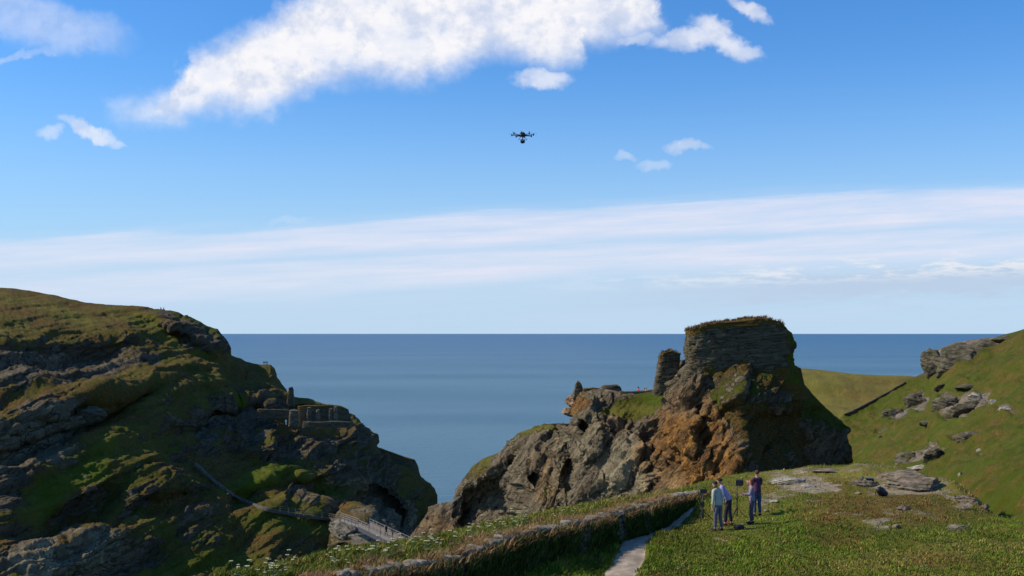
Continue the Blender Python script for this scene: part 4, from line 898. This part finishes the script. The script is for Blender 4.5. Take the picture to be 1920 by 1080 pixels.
# ------------------------------------------------------------------ route on the headland: steps, railed path, footbridge
M_step = simple('step_stone', (.14, .125, .105), .9, var=.35, scale=2.0); M_rail = simple('rail_wood', (.15, .135, .11), .8); M_steel = simple('bridge_steel', (.10, .09, .10), .5, .3)
M_net = simple('bridge_panel', (.18, .155, .13), .7, var=.15); M_deck = simple('bridge_deck', (.15, .13, .11), .8)
def line_hits(pts, bvh, n, lift=0.0):
    a = np.array(pts, float); L = np.concatenate([[0], np.cumsum(np.hypot(*np.diff(a, axis=0).T))]); out = []
    for s in np.linspace(0, L[-1], n):
        h, _ = hit(bvh, np.interp(s, L, a[:, 0]), np.interp(s, L, a[:, 1]))
        if h is not None: out.append(np.array(h))
    o = np.array(out)
    for _ in range(12): o[1:-1] = (o[:-2] + 2 * o[1:-1] + o[2:]) / 4
    o[:, 2] += lift; return o
def strip(name, c, wd, mat, parent=None, amp=.05, skirt=1.6):
    tn = np.gradient(c, axis=0); tn[:, 2] = 0; tn /= np.linalg.norm(tn, axis=1, keepdims=True) + 1e-9; nn = np.stack([tn[:, 1], -tn[:, 0], tn[:, 0] * 0], -1)
    prof = [(-.5, -skirt), (-.5, 0), (-.2, .05), (.2, .05), (.5, 0), (.5, -skirt)]
    G = np.stack([c + nn * a * wd + np.array([0, 0, b]) for a, b in prof], 0); G = G + fbm(G, 1.2, 3)[..., None] * amp
    o = mesh_np(name, G.reshape(-1, 3), grid_faces(*G.shape[:2]), mat, parent); return o
def pull(c, k):   # bring a line forward of the rock towards open air
    return c * (1 - k) + np.array([0, 0, HC]) * k
stp = line_hits([(366,869),(378,879),(392,893),(408,906),(424,918),(440,929)], bvh_isl, 40, .25); stp = pull(stp, .007)
st0 = empty('stone_steps', stp[0], 0, 'pale stone steps climbing the dark headland above the railed path', 'steps')
bm = bmesh.new()
for k in range(len(stp) - 1):
    a, b = stp[k], stp[k + 1]; rz = math.atan2(b[1] - a[1], b[0] - a[0]); c = (a + b) / 2 - stp[0]
    box(bm, Vector(c) + Vector((0, 0, -.35)), (float(np.hypot(*(b - a)[:2])) * 1.02, 1.1 - .75 * (k / len(stp)) ** .5, .7), Matrix.Rotation(rz, 3, 'Z'))
fin(bm, 'tread', M_step, st0)
pth = line_hits([(438,928),(455,938),(480,948),(510,957),(550,964),(600,971),(640,975),(664,980)], bvh_isl, 90, .3); pth = pull(pth, .006)
pw = strip('footway', pth, .8, simple('footway_stone', (.085, .075, .058), .9, var=.35, scale=1.5), skirt=.8); tag(pw, kind='structure')
def rail_line(name, label, c, hgt, off, every, mat, r_=.04, rails=(1.0, .55)):
    e = empty(name, c[0], 0, label, 'railing'); tn = np.gradient(c, axis=0); tn[:, 2] = 0; tn /= np.linalg.norm(tn, axis=1, keepdims=True) + 1e-9; nn = np.stack([tn[:, 1], -tn[:, 0], tn[:, 0] * 0], -1)
    q = c + nn * off - c[0]
    for f in rails:
        bm = bmesh.new()
        for a, b in zip(q[:-1], q[1:]): tube(bm, Vector(a) + Vector((0, 0, hgt * f)), Vector(b) + Vector((0, 0, hgt * f)), r_, r_, 5)
        fin(bm, 'rail', mat, e)
    for k in range(0, len(q), every):
        bm = bmesh.new(); tube(bm, Vector(q[k]) - Vector((0, 0, .3)), Vector(q[k]) + Vector((0, 0, hgt)), r_ * 1.2, r_ * 1.2, 5); fin(bm, 'post', mat, e)
    return e
rail_line('handrail', 'wooden handrail along the railed path across the dark headland', pth[34::2], 1.1, .75, 3, M_rail, .05)
# footbridge
A = np.array(P(682, 986, 177)); B = np.array(P(772, 1029, 160)); AB = B - A; ln = np.linalg.norm(AB); ux = AB / ln
side = np.array([AB[1], -AB[0], 0]); side /= np.linalg.norm(side)
br = empty('footbridge', A, 0, 'pale footbridge with railings joining the headland to the crag over a dark chasm', 'bridge')
def bp_(s, o_, z): return Vector(ux * s * ln + side * o_ + np.array([0, 0, z]))
def prism_line(bm, s0, s1, o_, z, w_, h_):
    a, b = bp_(s0, o_, z), bp_(s1, o_, z); rot = (b - a).to_track_quat('X', 'Z').to_matrix(); box(bm, (a + b) / 2, ((b - a).length, w_, h_), rot)
bm = bmesh.new(); prism_line(bm, 0, 1, 0, 0, 1.9, .14); fin(bm, 'deck', M_deck, br)
for o_ in (-.8, .8): bm = bmesh.new(); prism_line(bm, 0, 1, o_, -.42, .22, .7); fin(bm, 'beam', M_steel, br)
for o_ in (-.98, .98):
    for z in (.35, .7, 1.1):
        bm = bmesh.new(); prism_line(bm, 0, 1, o_, z, .06, .07); fin(bm, 'rail', M_net, br)
    for k in range(13):
        bm = bmesh.new(); prism_line(bm, k / 12 * .985, k / 12 * .985 + .012, o_, .55, .08, 1.2); fin(bm, 'post', M_net if k % 3 else M_steel, br)
bm = bmesh.new(); prism_line(bm, 0, 1, .99, .27, .03, .55); fin(bm, 'side_panel', M_net, br)
bm = bmesh.new(); prism_line(bm, 0, 1, -.99, .27, .03, .55); fin(bm, 'side_panel', M_net, br)
c2 = np.array([np.array(P(646 + 34 * k / 10, 973 + 12 * k / 10, 184 - 6 * k / 10)) for k in range(11)])
sp = strip('footway', c2, 1.4, M_deck, skirt=.35); tag(sp, kind='structure')
rail_line('handrail', 'short pale railing on the rock just before the upper end of the footbridge', c2, 1.1, .7, 2, M_net, .05, (1.0, .7, .4))
# rock head carrying the upper bridge end, and its pale buttress
for (px, py, wp, hp, d, sd_, lb) in [(690, 1028, 84, 84, 181, 71, "pale brown rock buttress under the upper end of the footbridge"), (640, 1000, 60, 46, 190, 72, "dark rock shoulder left of the footbridge buttress"), (790, 1046, 60, 40, 158, 73, "turfy rock seat at the lower end of the footbridge")]:
    v, f = rock_shape((wp * d / F / 2, 4.5, hp * d / F / 2), sd_, 5, layers=3, tilt=40)
    o = mesh_np('rock_buttress', v, f, rock_mat('buttress_rock', (.085, .072, .055), (.21, .18, .14), 1.2, .35), smooth=False); o.location = P(px, py, d) + Vector((0, 3.5, 0)); tag(o, lb, 'rock')

# ------------------------------------------------------------------ people
def skinned(name, nodes, edges, mat, parent, sub=2, root=0):
    me = bpy.data.meshes.new(name); me.from_pydata([n[0] for n in nodes], edges, []); o = bpy.data.objects.new(name, me); link(o)
    mod = o.modifiers.new('s', 'SKIN'); mod.use_smooth_shade = True; mod.branch_smoothing = .6
    if not me.skin_vertices: me.skin_vertices.new()
    sk = me.skin_vertices[0].data if len(me.skin_vertices) else None
    for i, n in enumerate(nodes):
        r = n[1]; sk[i].radius = (r, r) if not isinstance(r, tuple) else r; sk[i].use_root = (i == root)
    s2 = o.modifiers.new('b', 'SUBSURF'); s2.levels = sub; s2.render_levels = sub
    bpy.context.view_layer.update(); dg = bpy.context.evaluated_depsgraph_get()
    m2 = bpy.data.meshes.new_from_object(o.evaluated_get(dg)); bpy.data.objects.remove(o); bpy.data.meshes.remove(me)
    m2.name = name; m2.materials.clear(); m2.materials.append(mat); q = bpy.data.objects.new(name, m2); link(q); q.parent = parent; return q
SK = simple('skin', (.42, .22, .15), .6, var=.08)
_cm = {}
def cloth(c):
    if c not in _cm: _cm[c] = simple('cloth', c, .9, var=.18, scale=9)
    return _cm[c]
def person(label, loc, face, shirt, legs, hair, shoes=(.02, .02, .025), lean=0.0, arms=((.0, 0), (.0, 0)), H=1.75, head=(0, 0), short=False, stance=.10, step=(0, 0), longhair=False, hi=True, group=None, legskin=False):
    """arms: per side (shoulder swing fwd deg, elbow bend deg[, spread deg])"""
    k = H / 1.75; e = empty('person', loc, math.atan2(-face[0], face[1]), label, 'person', group); e.scale = (k,) * 3
    ML = Matrix.Rotation(-R(lean), 3, 'X'); pel = Vector((0, 0, .93))
    def U(x, y, z): return pel + ML @ (Vector((x, y, z)) - pel)
    N, E = [], []
    def nd(p, r): N.append((tuple(p), r)); return len(N) - 1
    sub = 2 if hi else 1
    n0 = nd(pel, (.115, .080)); n1 = nd(U(0, 0, 1.14), (.115, .080)); n2 = nd(U(0, .01, 1.34), (.150, .105)); n3 = nd(U(0, 0, 1.45), (.075, .065))
    nk = U(0, .01, 1.50); HM = Matrix.Rotation(R(head[1]), 3, 'Z') @ Matrix.Rotation(-R(lean * .6 + head[0]), 3, 'X')
    def hd(x, y, z): return nk + HM @ (Vector((x, y, z)) - Vector((0, 0, 1.50)))
    n4 = nd(nk, .052); n5 = nd(hd(0, .012, 1.575), (.062, .07)); n6 = nd(hd(0, .01, 1.645), (.076, .092)); n7 = nd(hd(0, 0, 1.70), (.066, .078))
    E += [(n0, n1), (n1, n2), (n2, n3), (n3, n4), (n4, n5), (n5, n6), (n6, n7)]
    J = {}
    for si, s in enumerate((-1, 1)):
        a = arms[si]; sw, eb = R(a[0]), R(a[1]); sp = R(a[2]) if len(a) > 2 else R(8)
        sh = U(s * .165, 0, 1.415); up = ML @ Vector((s * math.sin(sp), math.sin(sw) * math.cos(sp), -math.cos(sw) * math.cos(sp))); el = sh + up * .285
        fw = ML @ Vector((s * math.sin(sp) * .2 - s * math.sin(eb) * .15, math.sin(sw + eb), -math.cos(sw + eb))).normalized(); wr = el + fw * .25
        a0 = nd(sh, .060); a1 = nd(el, .042); a2 = nd(wr, (.028, .024)); pm = nd(wr + fw * .055, (.036, .02)); E += [(n3, a0), (a0, a1), (a1, a2), (a2, pm)]
        J[s] = (sh, el, wr)
        if hi:
            sidev = fw.cross(Vector((1, 0, 0)) if abs(fw.x) < .8 else Vector((0, 1, 0))).normalized(); inn = fw.cross(sidev).normalized() * -s
            for q in range(4):
                b0 = wr + fw * .085 + sidev * (q - 1.5) * .019; l = (.030, .036, .038, .034)[q] * (1 if q != 3 else .85)
                f0 = nd(b0, .0095); f1 = nd(b0 + (fw + inn * .35).normalized() * l, .0088); f2 = nd(b0 + (fw + inn * .35).normalized() * l + (fw * .6 + inn).normalized() * l * .8, .0078); E += [(pm, f0), (f0, f1), (f1, f2)]
            t0 = nd(wr + fw * .035 + sidev * -.036, .011); t1 = nd(wr + fw * .07 + sidev * -.052 + inn * .012, .0095); E += [(a2, t0), (t0, t1)]
    LG = {}
    for si, s in enumerate((-1, 1)):
        hp = Vector((s * .085, 0, .90)); ft = Vector((s * stance, step[si], .075)); kn = (hp + ft) / 2 + Vector((0, .035, .0)); kn.z = .49
        b0 = nd(hp, .075); b1 = nd(kn, .058); b2 = nd(ft, .040); b3 = nd(ft + Vector((s * .02, .13, -.045)), (.038, .026)); E += [(n0, b0), (b0, b1), (b1, b2), (b2, b3)]; LG[s] = (hp, kn, ft)
    skinned('body', N, E, SK, e, sub)
    # shirt
    N2 = [(tuple(U(0, 0, .86)), (.160, .128)), (tuple(U(0, 0, .95)), (.160, .126)), (tuple(U(0, 0, 1.14)), (.155, .118)), (tuple(U(0, .01, 1.33)), (.172, .125)), (tuple(U(0, 0, 1.45)), (.088, .075))]; E2 = [(0, 1), (1, 2), (2, 3), (3, 4)]
    for s in (-1, 1):
        sh, el, wr = J[s]; i = len(N2); N2 += [(tuple(sh), .078), (tuple(el), .058)]; E2 += [(4, i), (i, i + 1)]
        if not short: N2.append((tuple(wr * .92 + el * .08), .043)); E2.append((i + 1, i + 2))
    skinned('shirt', N2, E2, cloth(shirt), e, sub)
    N3 = [((0, 0, 1.02), (.140, .105)), ((0, 0, .90), (.152, .118))]; E3 = [(0, 1)]
    for s in (-1, 1):
        hp, kn, ft = LG[s]; i = len(N3); N3 += [(tuple(hp - Vector((0, 0, .06))), .100), (tuple(kn), .074), (tuple(ft + Vector((0, -.005, .03))), .062)]; E3 += [(1, i), (i, i + 1), (i + 1, i + 2)]
    skinned('trousers', N3, E3, cloth(legs), e, sub)
    for s in (-1, 1):
        ft = LG[s][2]; bm = bmesh.new(); vs_ = ball(bm, ft + Vector((s * .008, .055, -.028)), (.052, .145, .055), 2)
        for v in vs_: v.co.z = max(v.co.z, ft.z - .072)
        fin(bm, 'shoe', cloth(shoes), e, True)
    bm = bmesh.new(); vs_ = ball(bm, (0, 0, 0), (.088, .108, .090), 3)
    for v in list(vs_):
        if v.co.y > .035 and v.co.z < .045: v.co.y = .035; v.co.z *= .9
        if v.co.z < -.05 and not longhair: v.co *= .8
        if longhair and v.co.z < -.02: v.co.z *= 2.6; v.co.y -= .02
        v.co += Vector((rng.uniform(-1, 1), rng.uniform(-1, 1), rng.uniform(-1, 1))) * .005; v.co = hd(0, -.012, 1.665) + HM @ v.co
    fin(bm, 'hair', cloth(hair), e, True)
    if hi:
        bm = bmesh.new(); tube(bm, hd(0, .085, 1.645), hd(0, .118, 1.612), .010, .016, 8); fin(bm, 'nose', SK, e, True)
        for s in (-1, 1): bm = bmesh.new(); ball(bm, hd(s * .078, 0, 1.635), (.012, .022, .034)); fin(bm, 'ear', SK, e, True)
        for s in (-1, 1): bm = bmesh.new(); ball(bm, hd(s * .033, .090, 1.652), (.013, .008, .008)); fin(bm, 'eye', cloth((.03, .02, .02)), e, True)
        bm = bmesh.new(); ball(bm, hd(0, .088, 1.582), (.024, .009, .006)); fin(bm, 'mouth', cloth((.30, .09, .08)), e, True)
    return e
def gh(px, py): return hit(bvh_ground, px, py)[0]
p1 = gh(1347, 995)
person('man in a pale grey-green shirt and grey trousers, front-left of the group, back half turned', p1, (-.62, .78), (.36, .37, .31), (.10, .10, .125), (.035, .022, .018), lean=9, arms=((4, 12, 10), (-4, 16, 10)), H=1.74, head=(18, 25), step=(.05, -.04), stance=.12)
p2 = gh(1367, 985)
person('man in a lavender shirt and black trousers leaning towards the left monitor', p2, (-.93, .36), (.34, .29, .45), (.022, .018, .028), (.03, .02, .02), shoes=(.12, .03, .03), lean=30, arms=((10, 55, 6), (20, 15, 6)), H=1.82, head=(5, 0), step=(.12, -.06))
p3 = gh(1410, 982)
person('red-haired woman in a lilac-grey hoodie holding something up in front of the right monitor', p3, (-.97, .1), (.20, .17, .24), (.085, .055, .075), (.26, .045, .025), lean=3, arms=((20, 85, 8), (10, 80, 8)), H=1.66, head=(2, 0), longhair=True, step=(.04, -.03), stance=.07)
p4 = gh(1420, 967)
person('man in a dark purple jacket and blue jeans standing behind the red-haired woman', p4, (-.25, .96), (.075, .025, .060), (.040, .065, .12), (.10, .03, .02), lean=2, arms=((35, 70, 10), (30, 75, 10)), H=1.80, head=(6, -10), stance=.11)
def small(label, pos, face, shirt, legs, hair, group=None, H=1.7, arms=((5, 15), (-5, 15)), longhair=False):
    return person(label, pos, face, shirt, legs, hair, H=H, arms=arms, hi=False, group=group, step=(.15, -.15), longhair=longhair)
def ridge(bvh, px, y0=480):
    py = y0
    while py < 900:
        h, n = hit(bvh, px, py)
        if h is not None: return h
        py += .5
small('visitor in a red top behind the long parapet on the crag top', P(1197, 754, 121), (1, .2), (.55, .04, .06), (.03, .03, .05), (.04, .03, .02))
small('visitor in a pale pink top nearest the wall stub on the crag top', P(1211, 755, 121.4), (-1, .2), (.75, .45, .50), (.03, .03, .05), (.30, .20, .12))
small('visitor in a white top beside the pink-topped one on the crag top', P(1208.5, 756, 122.6), (-.8, .4), (.75, .78, .85), (.03, .03, .05), (.04, .03, .02))
small('visitor in magenta behind the dark lower parapet left of the crag', P(1056, 818, 134.5), (0, -1), (.30, .02, .14), (.03, .03, .05), (.04, .03, .02))
_m = Vector(A) + bp_(.48, -.1, .08); small('walker in dark clothes halfway across the footbridge', _m, (.9, -.4), (.02, .02, .03), (.02, .02, .03), (.02, .02, .02), H=1.78)
_q = Vector(stp[-1] * 1.0); small('walker in black with a pale cap at the foot of the stone steps', Vector(hit(bvh_isl, 427, 938)[0]) * .985 + Vector((0, 0, HC * .015)), (.7, -.7), (.02, .02, .02), (.02, .02, .02), (.7, .7, .65))
small('visitor in a white shirt by the cave mouth left of the headland ruin', P(507, 768, 336), (.5, -.8), (.7, .7, .66), (.4, .4, .38), (.1, .07, .05))
small('visitor in white standing beside the pale end block of the headland ruin', P(536.5, 797, 316), (.5, -.8), (.75, .75, .72), (.7, .7, .68), (.1, .07, .05))
small('visitor in a white top by the sloping parapet at the tip of the headland', P(721.5, 864, 382), (.5, -.8), (.75, .75, .72), (.05, .05, .07), (.1, .07, .05))
small('left one of two tiny walkers on the headland skyline', ridge(bvh_isl, 301) + Vector((0, .3, -.9)), (.9, -.2), (.03, .03, .04), (.03, .03, .04), (.03, .02, .02))
small('right one of two tiny walkers on the headland skyline', ridge(bvh_isl, 306.5) + Vector((0, .3, -.9)), (.9, -.2), (.03, .03, .04), (.03, .03, .04), (.03, .02, .02))
_h = hit(bvh_hill, 1594, 852)[0]
if _h is None: _h = P(1594, 852, 165)
small('walker in a white top and orange trousers low on the slope behind the crag', _h, (-.6, -.6), (.75, .75, .72), (.55, .20, .05), (.1, .07, .05))

# ------------------------------------------------------------------ monitors on stands
M_blk = simple('black_plastic', (.014, .014, .018), .45, var=.2); M_alu = simple('brushed_metal', (.30, .30, .31), .35, .8)
M_scr = simple('screen_glass', (.02, .022, .03), .15, spec=.6)
def mon_stand(label, foot, height, yaw, legs_r, mon, hood, cable=False):
    e = empty('monitor_stand', foot, yaw, label, 'monitor')
    for k in range(3):
        a = 2 * math.pi * k / 3 + .5; bm = bmesh.new(); c, s = math.cos(a), math.sin(a)
        tube(bm, (0, 0, .42), (c * legs_r, s * legs_r, .015), .013, .012, 6); tube(bm, (0, 0, .14), (c * legs_r * .55, s * legs_r * .55, .20), .008, .008, 5); ball(bm, (c * legs_r, s * legs_r, .012), (.02, .02, .012), 1); fin(bm, 'leg', M_blk, e, True)
    bm = bmesh.new(); tube(bm, (0, 0, .10), (0, 0, height), .020, .016, 8); fin(bm, 'pole', M_blk, e, True)
    bm = bmesh.new()
    for z in (.42, height * .62): tube(bm, (0, 0, z - .04), (0, 0, z + .04), .034, .034, 8); tube(bm, (0, 0, z), (.06, 0, z), .012, .012, 6)
    fin(bm, 'collar', M_blk, e, True)
    w_, h_ = mon; bm = bmesh.new(); box(bm, (.02, 0, height + h_ / 2), (w_, .07, h_)); m = fin(bm, 'monitor', M_blk, e, bevel=.008)
    bm = bmesh.new(); box(bm, (.02, -.0365, height + h_ / 2), (w_ * .88, .004, h_ * .84)); fin(bm, 'screen', M_scr, m)
    bm = bmesh.new()
    if hood:
        box(bm, (.02, -.13, height + h_ + .004), (w_ + .03, .22, .008)); box(bm, (.02 - w_ / 2 - .008, -.12, height + h_ / 2), (.008, .19, h_)); box(bm, (.02 + w_ / 2 + .008, -.12, height + h_ / 2), (.008, .19, h_)); fin(bm, 'sun_hood', M_blk, m)
    else:
        tube(bm, (-w_ / 2 + .02, 0, height + h_), (-w_ / 2 - .04, 0, height + h_ + .13), .010, .008, 6); ball(bm, (-w_ / 2 - .045, 0, height + h_ + .14), (.022, .022, .022)); fin(bm, 'antenna', M_alu, m, True)
    if cable: bm = bmesh.new(); box(bm, (0, -.05, height * .62), (.14, .08, .20)); fin(bm, 'receiver_box', M_blk, e, bevel=.01)
    return e
f1 = gh(1318, 977); mon_stand('black field monitor with a short antenna on a tripod stand left of the men', f1, 1.08, R(-20), .42, (.26, .17), False, True)
f2 = gh(1382, 972); mon_stand('taller tripod stand with a hooded black monitor in front of the red-haired woman', f2, 1.30, R(70), .40, (.30, .22), True)
# kit on the grass
h = gh(1386, 993); e = empty('camera_bag', h, R(20), 'small black bag with a strap lying in the grass right of the lavender-shirted man', 'bag')
bm = bmesh.new(); box(bm, (0, 0, .08), (.34, .20, .16)); fin(bm, 'bag_body', M_blk, e, bevel=.04)
bm = bmesh.new(); tube(bm, (-.16, 0, .12), (-.30, .05, .02), .012); tube(bm, (-.30, .05, .02), (-.42, -.02, .02), .012); tube(bm, (.16, 0, .12), (.25, -.10, .03), .012); fin(bm, 'strap', M_blk, e)
h = gh(1653, 931); e = empty('backpack', h, R(35), 'black backpack leaning on the rocks of the knoll', 'bag')
bm = bmesh.new(); vs_ = ball(bm, (0, 0, .2), (.26, .16, .22), 3)
for v in vs_: v.co.x += (v.co.z - .2) * -.5; v.co.z = max(v.co.z, .01)
fin(bm, 'pack_body', M_blk, e, True)
bm = bmesh.new(); vs_ = ball(bm, (.10, -.13, .13), (.13, .07, .11), 2); fin(bm, 'front_pocket', simple('black_nylon', (.025, .022, .03), .7), e, True)
bm = bmesh.new(); tube(bm, (-.18, .05, .36), (-.26, .10, .22), .014); tube(bm, (-.26, .10, .22), (-.2, .14, .05), .014); tube(bm, (-.12, .0, .40), (-.05, .0, .45), .012); fin(bm, 'strap', M_blk, e)
h = gh(1625, 905); e = empty('camera_case', h, R(-8), 'open black equipment case with white fittings on a flat rock of the knoll', 'case')
bm = bmesh.new(); box(bm, (.12, 0, .11), (.36, .30, .20)); fin(bm, 'case_body', M_blk, e, bevel=.02)
bm = bmesh.new(); box(bm, (-.20, .04, .17), (.24, .26, .03), Matrix.Rotation(R(-55), 3, 'Y')); fin(bm, 'case_lid', M_blk, e)
bm = bmesh.new(); box(bm, (-.10, -.12, .06), (.20, .06, .035)); box(bm, (-.05, -.10, .16), (.12, .05, .03)); fin(bm, 'fittings', simple('white_plastic', (.7, .7, .72), .4), e)
# bench on the headland ridge
hb = ridge(bvh_isl, 497) + Vector((0, .5, .0)); e = empty('bench', hb, R(10), 'tiny dark bench on the headland ridge above the ruins', 'bench')
bm = bmesh.new(); box(bm, (0, 0, .45), (1.7, .45, .08)); fin(bm, 'seat', M_rail, e)
bm = bmesh.new(); box(bm, (0, .2, .8), (1.7, .07, .35)); fin(bm, 'backrest', M_rail, e)
for s in (-.7, .7): bm = bmesh.new(); box(bm, (s, 0, .0), (.1, .4, .9)); fin(bm, 'leg', M_rail, e)

# ------------------------------------------------------------------ drone
def make_drone():
    e = empty('drone', P(980, 254, 43), R(14), 'black eight-armed camera drone hovering in the blue sky', 'drone')
    M_b = simple('drone_carbon', (.018, .022, .024), .4); M_d = simple('drone_canopy', (.03, .05, .035), .35)
    bm = bmesh.new(); tube(bm, (0, 0, -.03), (0, 0, .03), .14, .14, 16); tube(bm, (0, 0, .03), (0, 0, .045), .14, .10, 16); tube(bm, (0, 0, -.05), (0, 0, -.03), .09, .13, 16); fin(bm, 'body', M_b, e, True)
    bm = bmesh.new(); ball(bm, (0, 0, .045), (.115, .115, .085), 3); box(bm, (0, 0, .125), (.06, .05, .02)); fin(bm, 'canopy', M_d, e, True)
    for k in range(8):
        a = 2 * math.pi * (k + .5) / 8; c, s = math.cos(a), math.sin(a); bm = bmesh.new(); tube(bm, (c * .12, s * .12, 0), (c * .43, s * .43, .02), .016, .013, 8); ar = fin(bm, 'arm', M_b, e, True)
        bm = bmesh.new(); tube(bm, (c * .43, s * .43, -.005), (c * .43, s * .43, .060), .026, .024, 10); tube(bm, (c * .43, s * .43, -.02), (c * .43, s * .43, -.005), .015, .026, 10); fin(bm, 'motor', M_b, ar, True)
        bm = bmesh.new(); b = rng.uniform(0, 3.14); u = Vector((math.cos(b), math.sin(b), 0)); o_ = Vector((c * .43, s * .43, .068))
        for sg in (-1, 1):
            n_ = Vector((-u.y, u.x, 0)); vs_ = [bm.verts.new(o_ + u * sg * r_ + n_ * w_ + Vector((0, 0, z_))) for r_, w_, z_ in ((.01, -.008, 0), (.08, -.017, .003), (.15, -.006, .006), (.15, .006, .002), (.08, .012, -.004), (.01, .008, 0))]; f = bm.faces.new(vs_)
        r = bmesh.ops.extrude_face_region(bm, geom=bm.faces[:]); bmesh.ops.translate(bm, vec=(0, 0, .004), verts=[x for x in r['geom'] if isinstance(x, bmesh.types.BMVert)]); fin(bm, 'propeller', M_blk, ar)
    for s in (-1, 1):
        bm = bmesh.new(); tube(bm, (s * .06, 0, -.03), (s * .15, 0, -.16), .009, .009, 6); tube(bm, (s * .15, -.13, -.16), (s * .15, .13, -.16), .009, .009, 6); fin(bm, 'landing_skid', M_b, e, True)
    bm = bmesh.new(); tube(bm, (0, 0, -.05), (0, 0, -.16), .022, .018, 8); box(bm, (0, 0, -.165), (.17, .03, .02)); box(bm, (.08, 0, -.22), (.015, .03, .12)); box(bm, (-.08, 0, -.22), (.015, .03, .12)); g_ = fin(bm, 'gimbal', M_b, e)
    bm = bmesh.new(); box(bm, (0, 0, -.245), (.14, .12, .10)); tube(bm, (0, -.05, -.245), (0, -.14, -.255), .038, .042, 12); ball(bm, (0, .02, -.285), (.06, .05, .03)); fin(bm, 'camera_unit', simple('camera_black', (.02, .022, .05), .4), g_)
make_drone()
